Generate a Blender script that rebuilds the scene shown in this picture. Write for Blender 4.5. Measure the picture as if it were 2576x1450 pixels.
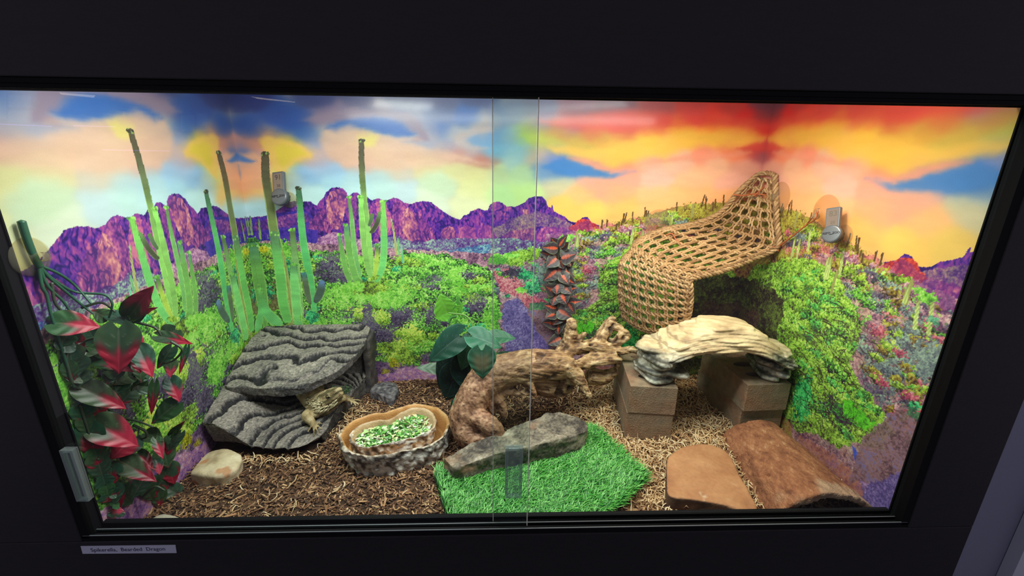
import bpy, math, random
import numpy as np
from mathutils import Vector, Matrix

for o in list(bpy.data.objects):
    bpy.data.objects.remove(o, do_unlink=True)
SC = bpy.context.scene
COL = SC.collection

# ------------------------------------------------------------------ camera
CAM = np.array([-0.0171, -0.5280, 0.5303])
PITCH, YAW, ROLL, FPX = 0.2932, 0.0352, 0.0125, 1077.0
def cam_axes():
    cp, sp = math.cos(PITCH), math.sin(PITCH)
    f = np.array([math.sin(YAW)*cp, math.cos(YAW)*cp, -sp])
    r = np.array([math.cos(YAW), -math.sin(YAW), 0.0]); u = np.cross(r, f)
    r2 = math.cos(ROLL)*r + math.sin(ROLL)*u; u2 = -math.sin(ROLL)*r + math.cos(ROLL)*u
    return r2, u2, f
AX = cam_axes()
cd = bpy.data.cameras.new('camera'); cam = bpy.data.objects.new('camera', cd); COL.objects.link(cam)
cd.sensor_width = 36.0; cd.lens = FPX/2576*36.0; cd.clip_start = 0.01; cd.clip_end = 50
M = Matrix(((AX[0][0], AX[1][0], -AX[2][0], CAM[0]), (AX[0][1], AX[1][1], -AX[2][1], CAM[1]),
            (AX[0][2], AX[1][2], -AX[2][2], CAM[2]), (0, 0, 0, 1)))
cam.matrix_world = M
SC.camera = cam

# ------------------------------------------------------------------ world, lights, exposure
SC.view_settings.view_transform = 'Standard'; SC.view_settings.look = 'None'
SC.view_settings.exposure = 0.0; SC.view_settings.gamma = 1.0; SC.view_settings.use_curve_mapping = False
w = bpy.data.worlds.new('world'); SC.world = w; w.use_nodes = True
w.node_tree.nodes['Background'].inputs[0].default_value = (0.66, 0.60, 0.76, 1)
w.node_tree.nodes['Background'].inputs[1].default_value = 0.29

def light(name, kind, loc, target, energy, color, **kw):
    l = bpy.data.lights.new(name, kind); l.energy = energy; l.color = color
    for k, v in kw.items(): setattr(l, k, v)
    o = bpy.data.objects.new(name, l); COL.objects.link(o); o.location = loc
    o.rotation_euler = (Vector(target)-Vector(loc)).to_track_quat('-Z', 'Y').to_euler()
    return o
light('daylight_lamp_light', 'AREA', (-0.30, 0.15, 0.680), (-0.26, 0.24, 0.0), 2.7, (1.0, 0.97, 0.93), shape='RECTANGLE', size=0.17, size_y=0.07)
light('tube_light', 'AREA', (0.17, 0.15, 0.680), (0.10, 0.24, 0.0), 1.7, (0.88, 0.98, 1.0), shape='RECTANGLE', size=0.42, size_y=0.05)
light('front_tube_light', 'AREA', (0.0, 0.045, 0.655), (0.0, 0.40, 0.04), 4.0, (1.0, 0.98, 0.95), shape='RECTANGLE', size=1.00, size_y=0.03)
light('heat_lamp_light', 'SPOT', (0.34, 0.17, 0.650), (0.44, 0.36, 0.0), 6.4, (1.0, 0.76, 0.52), spot_size=2.5, spot_blend=0.9, shadow_soft_size=0.03)

# ------------------------------------------------------------------ photo geometry helpers
def ray(px, py):
    return AX[0]*((px-1288)/FPX) - AX[1]*((py-725)/FPX) + AX[2]
def on(px, py, axis, val):
    d = ray(px, py); return CAM + d*((val-CAM[axis])/d[axis])
def gz(px, py, z): return on(px, py, 2, z)
def aty(px, py, y): return on(px, py, 1, y)
def atx(px, py, x): return on(px, py, 0, x)
D = 0.5095      # tank depth
HW = 0.61       # half width
G = -0.04       # substrate level

# ------------------------------------------------------------------ noise
_rng = np.random.RandomState(7)
_L3 = _rng.rand(32, 32, 32).astype(np.float32)
_L2 = _rng.rand(256, 256).astype(np.float32)
def vn3(p):
    p = np.asarray(p, np.float64); i = np.floor(p).astype(np.int64); f = p-i; f = f*f*(3-2*f)
    a = i & 31; b = (i+1) & 31
    x0, y0, z0 = a[..., 0], a[..., 1], a[..., 2]; x1, y1, z1 = b[..., 0], b[..., 1], b[..., 2]
    fx, fy, fz = f[..., 0], f[..., 1], f[..., 2]
    c = lambda X, Y, Z: _L3[X, Y, Z]
    c00 = c(x0, y0, z0)*(1-fx)+c(x1, y0, z0)*fx; c10 = c(x0, y1, z0)*(1-fx)+c(x1, y1, z0)*fx
    c01 = c(x0, y0, z1)*(1-fx)+c(x1, y0, z1)*fx; c11 = c(x0, y1, z1)*(1-fx)+c(x1, y1, z1)*fx
    return (c00*(1-fy)+c10*fy)*(1-fz)+(c01*(1-fy)+c11*fy)*fz
def fbm3(p, oct=4, gain=0.5):
    p = np.asarray(p, np.float64); s = 0; a = 1; t = 0
    for k in range(oct):
        s = s+a*vn3(p*(2**k)+k*7.3); t += a; a *= gain
    return s/t
def vn2(x, y):
    xi = np.floor(x).astype(np.int64); yi = np.floor(y).astype(np.int64); fx = x-xi; fy = y-yi
    fx = fx*fx*(3-2*fx); fy = fy*fy*(3-2*fy)
    x0 = xi & 255; x1 = (xi+1) & 255; y0 = yi & 255; y1 = (yi+1) & 255
    return (_L2[y0, x0]*(1-fx)+_L2[y0, x1]*fx)*(1-fy)+(_L2[y1, x0]*(1-fx)+_L2[y1, x1]*fx)*fy
def fbm2(x, y, oct=4, gain=0.5):
    s = 0; a = 1; t = 0
    for k in range(oct):
        s = s+a*vn2(x*(2**k)+k*17.7, y*(2**k)+k*31.1); t += a; a *= gain
    return s/t
def smooth(a, b, x):
    t = np.clip((x-a)/(b-a), 0, 1); return t*t*(3-2*t)
def lin(c):
    c = np.asarray(c, np.float64)/255.0
    return np.where(c <= 0.04045, c/12.92, ((c+0.055)/1.055)**2.4)
def pal(n, cols):
    """piecewise-linear palette, n in 0..1 -> rgb (sRGB 0-255)"""
    cols = np.asarray(cols, float); n = np.clip(n, 0, 1)*(len(cols)-1)
    i = np.minimum(np.floor(n).astype(int), len(cols)-2); f = (n-i)[..., None]
    return cols[i]*(1-f)+cols[i+1]*f

# ------------------------------------------------------------------ meshes
def mkmesh(name, V, Q=None, T=None, mat=None, parent=None, col=None, smooth_=True, mats=None, midx=None):
    V = np.asarray(V, np.float32).reshape(-1, 3)
    Q = np.zeros((0, 4), np.int32) if Q is None or len(Q) == 0 else np.asarray(Q, np.int32).reshape(-1, 4)
    T = np.zeros((0, 3), np.int32) if T is None or len(T) == 0 else np.asarray(T, np.int32).reshape(-1, 3)
    me = bpy.data.meshes.new(name)
    me.vertices.add(len(V)); me.vertices.foreach_set('co', V.ravel())
    nl = Q.size+T.size; me.loops.add(nl)
    me.loops.foreach_set('vertex_index', np.concatenate([Q.ravel(), T.ravel()]))
    me.polygons.add(len(Q)+len(T))
    st = np.concatenate([np.arange(len(Q))*4, Q.size+np.arange(len(T))*3]).astype(np.int32)
    me.polygons.foreach_set('loop_start', st)
    me.polygons.foreach_set('use_smooth', np.full(len(Q)+len(T), smooth_, dtype=bool))
    if col is not None:
        a = me.color_attributes.new('Col', 'FLOAT_COLOR', 'POINT')
        c = np.ones((len(V), 4), np.float32); c[:, :3] = lin(col)
        a.data.foreach_set('color', c.ravel())
    me.update(calc_edges=True); me.validate()
    if mat is not None: me.materials.append(mat)
    o = bpy.data.objects.new(name, me); COL.objects.link(o)
    if parent is not None: o.parent = parent; o.matrix_parent_inverse = Matrix.Translation(-Vector(parent.location))
    return o

class MB:
    def __init__(s): s.V = []; s.Q = []; s.T = []; s.C = []; s.n = 0
    def add(s, V, Q=None, T=None, col=None):
        V = np.asarray(V, float).reshape(-1, 3)
        if Q is not None and len(Q): s.Q.append(np.asarray(Q, int).reshape(-1, 4)+s.n)
        if T is not None and len(T): s.T.append(np.asarray(T, int).reshape(-1, 3)+s.n)
        s.V.append(V); s.n += len(V)
        if col is not None:
            c = np.asarray(col, float)
            s.C.append(np.broadcast_to(c, V.shape) if c.ndim == 1 else c)
    def tube(s, P, R, seg=8, col=None, cap=True):
        P = np.asarray(P, float); n = len(P); R = np.broadcast_to(np.asarray(R, float), (n,))
        t = np.gradient(P, axis=0); t /= np.linalg.norm(t, axis=1)[:, None]+1e-12
        up = np.array([0, 0, 1.0]) if abs(t[0][2]) < 0.9 else np.array([1.0, 0, 0])
        N = np.zeros_like(P); a = np.cross(t[0], up); a /= np.linalg.norm(a); N[0] = a
        for i in range(1, n):
            a = N[i-1]-t[i]*np.dot(N[i-1], t[i]); N[i] = a/(np.linalg.norm(a)+1e-12)
        B = np.cross(t, N); th = np.arange(seg)*2*math.pi/seg
        V = P[:, None]+R[:, None, None]*(np.cos(th)[None, :, None]*N[:, None]+np.sin(th)[None, :, None]*B[:, None])
        V = V.reshape(-1, 3)
        i = np.arange(n-1)[:, None]*seg; j = np.arange(seg)[None]; k = (j+1) % seg
        Q = np.stack([i+j, i+k, i+seg+k, i+seg+j], -1).reshape(-1, 4)
        T = []
        if cap:
            V = np.vstack([V, P[0]-t[0]*R[0]*.5, P[-1]+t[-1]*R[-1]*.5]); a, b = len(V)-2, len(V)-1
            for j in range(seg):
                T.append((a, (j+1) % seg, j)); T.append((b, (n-1)*seg+j, (n-1)*seg+(j+1) % seg))
        cc = None
        if col is not None:
            c = np.asarray(col, float)
            cc = np.broadcast_to(c, V.shape) if c.ndim == 1 else np.vstack([np.repeat(c, seg, 0)]+([c[:1], c[-1:]] if cap else []))
        s.add(V, Q, T, cc)
    def ball(s, c, r, seg=12, rings=8, col=None):
        r = np.broadcast_to(np.asarray(r, float), (3,)); ph = np.linspace(0.02, math.pi-0.02, rings+1); th = np.arange(seg)*2*math.pi/seg
        V = np.stack([np.sin(ph)[:, None]*np.cos(th), np.sin(ph)[:, None]*np.sin(th), np.repeat(np.cos(ph)[:, None], seg, 1)], -1)
        s.loft(V*r+np.asarray(c, float), True, True, col)
    def loft(s, L, cap0=True, cap1=True, col=None):
        """L: (n loops, m points, 3) closed loops joined in order"""
        L = np.asarray(L, float); n, m = L.shape[:2]; V = L.reshape(-1, 3)
        i = np.arange(n-1)[:, None]*m; j = np.arange(m)[None]; k = (j+1) % m
        Q = np.stack([i+j, i+k, i+m+k, i+m+j], -1).reshape(-1, 4); T = []; ex = []
        if cap0: ex.append(L[0].mean(0)); a = n*m; T += [(a, (q+1) % m, q) for q in range(m)]
        if cap1: ex.append(L[-1].mean(0)); b = n*m+len(ex)-1; T += [(b, (n-1)*m+q, (n-1)*m+(q+1) % m) for q in range(m)]
        if ex: V = np.vstack([V]+[e[None] for e in ex])
        if col is not None:
            c = np.asarray(col, float)
            if c.ndim == 3:
                cc = c.reshape(-1, 3)
                if cap0: cc = np.vstack([cc, c[0].mean(0)[None]])
                if cap1: cc = np.vstack([cc, c[-1].mean(0)[None]])
                col = cc
        s.add(V, Q, T, col)
    def box(s, lo, hi, col=None):
        x0, y0, z0 = lo; x1, y1, z1 = hi
        V = [(x0, y0, z0), (x1, y0, z0), (x1, y1, z0), (x0, y1, z0), (x0, y0, z1), (x1, y0, z1), (x1, y1, z1), (x0, y1, z1)]
        s.add(V, [(0, 3, 2, 1), (4, 5, 6, 7), (0, 1, 5, 4), (1, 2, 6, 5), (2, 3, 7, 6), (3, 0, 4, 7)], None, col)
    def grid(s, V, col=None):
        V = np.asarray(V, float); n, m = V.shape[:2]
        i = np.arange(n-1)[:, None]*m; j = np.arange(m-1)[None]
        Q = np.stack([i+j, i+j+1, i+m+j+1, i+m+j], -1).reshape(-1, 4)
        s.add(V.reshape(-1, 3), Q, None, None if col is None else np.asarray(col, float).reshape(-1, 3) if np.ndim(col) == 3 else col)
    def arrays(s):
        return (np.vstack(s.V), np.vstack(s.Q) if s.Q else None, np.vstack(s.T) if s.T else None, np.vstack(s.C) if s.C else None)
    def build(s, name, mat, parent=None, smooth_=True):
        V, Q, T, C = s.arrays(); return mkmesh(name, V, Q, T, mat, parent, C, smooth_)
    def remesh(s, voxel, relax=2):
        """fuse all shapes into one skin; returns V, Q, normals"""
        V, Q, T, _ = s.arrays(); o = mkmesh('temporary', V, Q, T)
        m = o.modifiers.new('r', 'REMESH'); m.mode = 'VOXEL'; m.voxel_size = voxel; m.adaptivity = 0
        if relax:
            k = o.modifiers.new('s', 'SMOOTH'); k.iterations = relax; k.factor = 0.5
        dg = bpy.context.evaluated_depsgraph_get(); me = bpy.data.meshes.new_from_object(o.evaluated_get(dg))
        old = o.data; bpy.data.objects.remove(o, do_unlink=True); bpy.data.meshes.remove(old)
        n = len(me.vertices); A = np.zeros(n*3, np.float32); me.vertices.foreach_get('co', A)
        N = np.zeros(n*3, np.float32); me.vertices.foreach_get('normal', N)
        lt = np.zeros(len(me.polygons), np.int32); me.polygons.foreach_get('loop_total', lt)
        lv = np.zeros(len(me.loops), np.int32); me.loops.foreach_get('vertex_index', lv)
        bpy.data.meshes.remove(me)
        assert (lt == 4).all()
        return A.reshape(-1, 3).astype(float), lv.reshape(-1, 4), N.reshape(-1, 3).astype(float)

def spline(P, n):
    """Catmull-Rom through rows of P"""
    P = np.asarray(P, float); k = len(P); t = np.linspace(0, k-1, n); i = np.minimum(t.astype(int), k-2); f = (t-i)[:, None]
    g = lambda j: P[np.clip(j, 0, k-1)]
    a, b, c, d = g(i-1), g(i), g(i+1), g(i+2)
    return 0.5*((2*b)+(-a+c)*f+(2*a-5*b+4*c-d)*f*f+(-a+3*b-3*c+d)*f**3)

# ------------------------------------------------------------------ names and labels
def tag(o, label, cat, group=None, kind=None):
    if label: o['label'] = label
    if cat: o['category'] = cat
    if group: o['group'] = group
    if kind: o['kind'] = kind
    return o
def thing(name, label, cat, loc, group=None):
    o = bpy.data.objects.new(name, None); COL.objects.link(o); o.location = Vector(loc); o.empty_display_size = 0.02
    return tag(o, label, cat, group)
def struct(o):
    o['kind'] = 'structure'; return o

# ------------------------------------------------------------------ materials
def mat(name, color=(128, 128, 128), rough=0.6, attr=False, var=0.0, vscale=60, bump=0.0, bscale=200, metal=0.0, spec=0.5,
        mix2=None, mscale=30, coat=0.0, sheen=0.0, trans=0.0, detail=5.0, stretch=None, subsurf=0.0):
    m = bpy.data.materials.new(name); m.use_nodes = True; nt = m.node_tree; b = nt.nodes['Principled BSDF']
    b.inputs['Roughness'].default_value = rough; b.inputs['Metallic'].default_value = metal
    b.inputs['Specular IOR Level'].default_value = spec; b.inputs['Coat Weight'].default_value = coat
    b.inputs['Transmission Weight'].default_value = trans
    if subsurf: b.inputs['Subsurface Weight'].default_value = subsurf; b.inputs['Subsurface Radius'].default_value = (.004, .003, .002)
    tc = nt.nodes.new('ShaderNodeTexCoord'); vec = tc.outputs['Object']
    if stretch:
        mp = nt.nodes.new('ShaderNodeMapping'); mp.inputs['Scale'].default_value = stretch; nt.links.new(vec, mp.inputs[0]); vec = mp.outputs[0]
    if attr:
        a = nt.nodes.new('ShaderNodeVertexColor'); a.layer_name = 'Col'; csock = a.outputs['Color']
    else:
        c = nt.nodes.new('ShaderNodeRGB'); l = lin(color); c.outputs[0].default_value = (l[0], l[1], l[2], 1); csock = c.outputs[0]
    def noise(sc, det=detail):
        n = nt.nodes.new('ShaderNodeTexNoise'); n.inputs['Scale'].default_value = sc; n.inputs['Detail'].default_value = det
        nt.links.new(vec, n.inputs['Vector']); return n.outputs['Fac']
    if mix2 is not None:
        r = nt.nodes.new('ShaderNodeMapRange'); r.inputs[1].default_value = 0.29; r.inputs[2].default_value = 0.62
        nt.links.new(noise(mscale), r.inputs[0]); x = nt.nodes.new('ShaderNodeMix'); x.data_type = 'RGBA'
        l = lin(mix2); x.inputs[7].default_value = (l[0], l[1], l[2], 1)
        nt.links.new(r.outputs[0], x.inputs[0]); nt.links.new(csock, x.inputs[6]); csock = x.outputs[2]
    if var:
        r = nt.nodes.new('ShaderNodeMapRange'); r.inputs[1].default_value = 0.25; r.inputs[2].default_value = 0.75
        r.inputs[3].default_value = 1-var; r.inputs[4].default_value = 1+var
        nt.links.new(noise(vscale), r.inputs[0]); x = nt.nodes.new('ShaderNodeVectorMath'); x.operation = 'SCALE'
        nt.links.new(csock, x.inputs[0]); nt.links.new(r.outputs[0], x.inputs['Scale']); csock = x.outputs[0]
    nt.links.new(csock, b.inputs['Base Color'])
    b.inputs['Coat Roughness'].default_value = .13
    if bump:
        bp = nt.nodes.new('ShaderNodeBump'); bp.inputs['Strength'].default_value = min(1.0, bump); bp.inputs['Distance'].default_value = 0.002
        nt.links.new(noise(bscale), bp.inputs['Height']); nt.links.new(bp.outputs[0], b.inputs['Normal'])
    return m
def clear_mat(name, tint=(235, 245, 240), refl=1.0, rough=0.02, body=0.0):
    """thin clear sheet: passes light straight through, mirrors by Fresnel"""
    m = bpy.data.materials.new(name); m.use_nodes = True; nt = m.node_tree; out = nt.nodes['Material Output']
    for n in list(nt.nodes):
        if n != out: nt.nodes.remove(n)
    t = nt.nodes.new('ShaderNodeBsdfTransparent'); l = lin(tint); t.inputs[0].default_value = (l[0], l[1], l[2], 1)
    g = nt.nodes.new('ShaderNodeBsdfGlossy'); g.inputs['Roughness'].default_value = rough
    f = nt.nodes.new('ShaderNodeFresnel'); f.inputs[0].default_value = 1.45
    ml = nt.nodes.new('ShaderNodeMath'); ml.operation = 'MULTIPLY'; nt.links.new(f.outputs[0], ml.inputs[0])
    gm = nt.nodes.new('ShaderNodeNewGeometry'); fr = nt.nodes.new('ShaderNodeMath'); fr.operation = 'MULTIPLY_ADD'   # far faces of the sheet do not mirror again
    fr.inputs[1].default_value = -refl; fr.inputs[2].default_value = refl; nt.links.new(gm.outputs['Backfacing'], fr.inputs[0]); nt.links.new(fr.outputs[0], ml.inputs[1])
    x = nt.nodes.new('ShaderNodeMixShader'); nt.links.new(ml.outputs[0], x.inputs[0]); nt.links.new(t.outputs[0], x.inputs[1]); nt.links.new(g.outputs[0], x.inputs[2])
    last = x.outputs[0]
    if body:
        d = nt.nodes.new('ShaderNodeBsdfDiffuse'); d.inputs[0].default_value = (l[0], l[1], l[2], 1)
        y = nt.nodes.new('ShaderNodeMixShader'); y.inputs[0].default_value = body
        nt.links.new(last, y.inputs[1]); nt.links.new(d.outputs[0], y.inputs[2]); last = y.outputs[0]
    nt.links.new(last, out.inputs[0]); return m
def glow_mat(name, color, strength):
    m = bpy.data.materials.new(name); m.use_nodes = True; nt = m.node_tree; out = nt.nodes['Material Output']
    e = nt.nodes.new('ShaderNodeEmission'); l = lin(color); e.inputs[0].default_value = (l[0], l[1], l[2], 1); e.inputs[1].default_value = strength
    nt.links.new(e.outputs[0], out.inputs[0]); return m
# ------------------------------------------------------------------ the printed desert backdrop on three walls
# u = metres along the print from the left back corner, h = height. The side panels are the same print mirrored.
DU = 0.0012
H0, H1, HT = -0.07, 0.585, 0.70
UU = np.arange(0, 1.22+DU/2, DU); VV = np.arange(H0, H1+DU/2, DU)
GU, GH = np.meshgrid(UU, VV)
def B(px, py): p = aty(px, py, D); return (p[0]+HW, p[2])
def Lw(px, py): p = atx(px, py, -HW); return (D-p[1], p[2])
def Rw(px, py): p = atx(px, py, HW); return (2*HW-(D-p[1]), p[2])
MAPS = {'B': B, 'L': Lw, 'R': Rw}
MPX = 0.00093   # metres on the back wall per photo pixel (mid wall)

SKY = [  # photo position on back wall and the print's colour there, dimmed by glass haze along the top
(600,235,40,50,110),(640,240,45,55,120),(700,290,45,75,150),(800,240,60,68,120),(900,250,70,75,120),(1000,240,75,80,120),(1100,250,85,90,130),(1200,240,70,80,125),
(640,330,45,80,155),(700,330,45,88,168),(800,300,120,110,140),(840,285,128,110,138),(900,280,130,115,140),(960,285,130,118,140),(1030,310,130,128,155),(1065,335,160,150,165),(1075,350,170,160,165),
(870,312,60,98,170),(920,305,60,95,165),(960,320,45,98,175),(1000,325,50,100,178),(1030,335,70,110,178),(760,300,45,80,155),(780,335,60,100,165),
(820,335,150,155,165),(850,335,185,165,155),(880,330,200,170,150),(920,345,205,185,120),(940,355,200,180,130),(960,350,190,170,160),(1040,355,180,165,165),(1000,350,160,155,170),
(680,345,225,155,105),(700,355,225,170,85),(715,370,215,190,65),(735,382,215,190,60),(760,385,220,185,85),(785,395,205,165,140),(730,410,215,195,80),(710,440,225,205,100),(655,400,225,160,135),(640,430,228,160,130),(610,470,228,165,110),(640,475,230,175,110),(680,470,225,185,110),(600,395,70,110,180),(625,398,75,110,175),(580,380,200,140,130),
(640,365,200,135,115),(800,365,140,150,185),(830,385,200,165,155),(870,395,210,165,145),(910,410,215,165,145),(960,400,210,180,150),(1040,390,220,180,145),(1000,370,200,170,150),(980,420,210,180,150),(800,410,185,165,180),(820,425,150,170,200),
(1120,370,105,135,185),(1060,368,140,150,185),(1100,330,75,110,175),(1170,300,60,100,170),(1155,345,170,165,165),(1140,355,165,160,170),(1200,320,165,155,155),(1185,350,95,140,190),(1220,355,120,155,190),(1100,290,90,105,150),
(1135,385,195,135,125),(1160,392,185,125,115),(1110,380,205,170,150),(1205,402,175,105,95),(1225,405,175,120,105),(1180,380,170,170,175),
(760,430,130,168,208),(790,440,140,180,215),(840,435,145,180,212),(840,460,165,205,220),(900,445,165,195,205),(950,440,170,195,200),(1000,430,195,195,170),(730,450,160,185,195),
(1080,420,210,205,150),(1150,430,205,210,145),(1200,440,205,210,140),(1100,465,190,218,175),(1000,480,185,215,208),(1200,480,210,220,150),(1080,510,205,225,190),(1180,520,215,228,172),(760,500,188,218,218),(800,490,182,215,216),(650,505,172,208,218),(600,520,188,212,222),(900,480,180,212,215),(960,470,180,210,205),
(1250,300,100,115,155),(1300,290,108,112,145),(1220,320,155,140,140),(1245,345,85,130,180),(1290,340,130,155,165),(1320,340,160,190,65),(1345,355,185,190,65),(1380,365,190,180,70),(1400,330,205,140,55),(1370,310,145,118,150),(1420,315,180,125,130),(1340,320,150,130,120),
(1360,270,110,105,135),(1450,270,135,95,110),(1550,260,125,88,100),(1650,270,170,80,78),(1750,265,195,70,60),(1850,270,205,68,55),(1930,260,120,70,80),
(1450,300,195,85,75),(1550,295,220,88,80),(1650,300,238,88,75),(1750,290,242,82,70),(1800,300,238,62,50),(1880,295,232,42,35),(1930,285,150,55,60),(1925,315,225,50,35),
(1480,330,220,110,58),(1560,320,232,92,60),(1640,320,242,130,65),(1720,325,247,165,55),(1800,318,250,158,55),(1880,328,248,168,65),
(1450,360,205,175,65),(1550,360,232,182,65),(1620,360,250,202,65),(1720,345,255,208,75),(1800,348,255,198,65),(1870,355,252,182,75),(1500,355,215,165,60),
(1470,385,195,190,65),(1530,400,228,198,70),(1600,390,238,185,85),(1680,375,250,195,95),(1780,382,242,150,115),(1850,375,238,140,95),(1900,370,220,75,65),(1915,388,170,90,90),(1560,385,230,190,70),
(1380,390,125,130,185),(1310,385,120,168,190),(1240,380,100,162,195),(1290,400,160,182,178),(1345,390,200,165,135),(1270,370,120,160,190),
(1400,418,55,122,190),(1430,415,65,125,188),(1460,418,90,138,182),(1500,425,150,150,165),(1460,400,215,145,130),(1510,405,220,150,125),(1560,428,235,150,112),(1540,412,228,165,90),(1620,405,228,170,140),(1700,405,230,185,150),(1800,410,238,190,145),(1880,420,222,165,132),(1375,430,110,150,180),
(1250,440,185,208,150),(1320,440,180,210,155),(1250,490,185,225,150),(1320,480,190,225,140),(1400,460,200,198,150),(1480,450,228,180,130),(1560,450,238,175,130),(1650,450,232,195,150),(1750,450,242,198,132),(1850,450,238,190,142),(1500,470,232,180,125),
(1450,490,238,195,110),(1550,490,248,185,118),(1650,490,250,198,120),(1750,480,250,198,115),(1850,490,250,195,110),(1420,520,228,210,92),(1480,530,242,210,92),(1560,520,244,200,95),(1650,520,248,200,110),(1700,500,250,200,115)]
_sp = np.array([B(a[0], a[1]) for a in SKY]); _sc = np.array([a[2:] for a in SKY], float)*np.array([(1, .90, 1.06) if a[0] > 1400 and a[1] > 430 else (1, .94, 1) if a[0] > 1400 else (1, .95, 1) if a[0] > 990 and a[1] > 410 else (1, 1, 1) for a in SKY])
CLOUDS = [  # outline on the photo, colour, edge softness (m), strength
([(760,302),(800,285),(880,268),(960,280),(1020,283),(1052,303),(1074,333),(1080,350),(1040,357),(1052,337),(1010,308),(950,296),(880,298),(820,312)],(142,122,142),.007,.8),
([(815,320),(870,301),(940,297),(1000,312),(1045,332),(1028,344),(960,336),(900,326),(850,336)],(54,100,174),.007,.85),
([(800,348),(813,322),(850,326),(885,312),(900,326),(960,341),(1000,348),(1062,350),(1010,360),(1100,376),(1180,396),(1230,412),(1150,408),(1060,422),(960,427),(870,416),(828,392)],(212,172,148),.009,.75),
([(900,345),(930,336),(950,345),(945,362),(920,368)],(216,200,112),.007,.8),
([(655,352),(672,344),(720,354),(762,364),(787,385),(782,400),(742,406),(722,428),(700,446),(688,424),(668,388)],(228,184,92),.006,.85),
([(690,372),(715,362),(760,372),(772,390),(735,398),(712,420),(700,410)],(214,190,62),.007,.8),
([(583,408),(597,388),(640,382),(664,402),(684,440),(664,476),(610,480),(580,476)],(230,166,128),.006,.8),
([(572,403),(597,386),(642,404),(622,409)],(72,112,176),.004,.9), ([(594,420),(603,415),(612,440),(606,456),(596,446)],(120,130,165),.005,.7),
([(1140,345),(1165,330),(1190,322),(1232,318),(1240,330),(1200,338),(1172,352),(1185,368),(1230,372),(1200,378),(1150,366)],(182,162,158),.006,.75),
([(1362,421),(1385,410),(1420,401),(1470,414),(1530,434),(1600,430),(1545,450),(1460,446),(1400,432)],(66,124,188),.006,.9),
([(1380,366),(1480,374),(1600,358),(1720,334),(1850,334),(1930,344),(1915,366),(1800,366),(1700,382),(1600,398),(1545,420),(1460,398),(1400,386)],(250,188,74),.010,.7),
([(1430,398),(1480,402),(1540,428),(1575,430),(1600,412),(1700,392),(1800,388),(1880,376),(1890,388),(1800,400),(1700,402),(1620,412),(1580,440),(1540,440),(1480,418)],(240,150,122),.006,.7),
([(1350,302),(1500,284),(1650,284),(1800,290),(1945,314),(1945,330),(1800,312),(1650,322),(1500,332),(1420,324)],(236,72,56),.010,.6),
([(1850,372),(1900,362),(1945,362),(1945,384),(1905,384),(1880,384)],(214,70,60),.006,.7)]
_cl = [(np.array([B(*q) for q in p_]), np.array(c, float), sf, a) for p_, c, sf, a in CLOUDS]
def sky(u, h):
    sh = u.shape; u = u.ravel(); h = h.ravel()
    uu = u+0.030*(fbm2(u*9, h*16, 4)-.5)+0.012*(fbm2(u*40+5, h*70, 3)-.5); hh = h+0.020*(fbm2(u*9+40, h*16+9, 4)-.5)+0.008*(fbm2(u*45+50, h*80, 3)-.5)
    num = np.zeros((u.size, 3)); den = np.zeros(u.size)
    for (a, b), c in zip(_sp, _sc):
        d2 = ((uu-a)/1.35)**2+(hh-b)**2; w_ = np.exp(d2*(-1/(2*0.0125**2)))+1e-4/(d2+.0004)**1.0*1e-2
        num += w_[:, None]*c; den += w_
    c = num/den[:, None]
    wu = u+.016*(fbm2(u*22+3, h*34, 4)-.5)+.006*(fbm2(u*80, h*130+8, 3)-.5); wh = h+.013*(fbm2(u*20+60, h*34, 4)-.5)+.005*(fbm2(u*80+9, h*130, 3)-.5)
    for P, cc, sf, a in _cl:
        k = (wu > P[:, 0].min()-2*sf) & (wu < P[:, 0].max()+2*sf) & (wh > P[:, 1].min()-2*sf) & (wh < P[:, 1].max()+2*sf)
        if not k.any(): continue
        x, y = wu[k], wh[k]; d = np.full(x.shape, 9.0); ins = np.zeros(x.shape, bool)
        for (x0, y0), (x1, y1) in zip(P, np.roll(P, -1, 0)):
            ex, ey = x1-x0, y1-y0; t = np.clip(((x-x0)*ex+(y-y0)*ey)/(ex*ex+ey*ey+1e-12), 0, 1); d = np.minimum(d, np.hypot(x-x0-t*ex, y-y0-t*ey))
            if y0 != y1: ins ^= ((y0 > y) != (y1 > y)) & (x < ex*(y-y0)/ey+x0)
        al = a*smooth(-sf, sf, np.where(ins, d, -d)); c[k] = c[k]*(1-al[:, None])+cc*al[:, None]
    c = c*(1+0.10*(fbm2(u*18, h*60, 4)-.5))[:, None]
    return c.reshape(sh+(3,))

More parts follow.
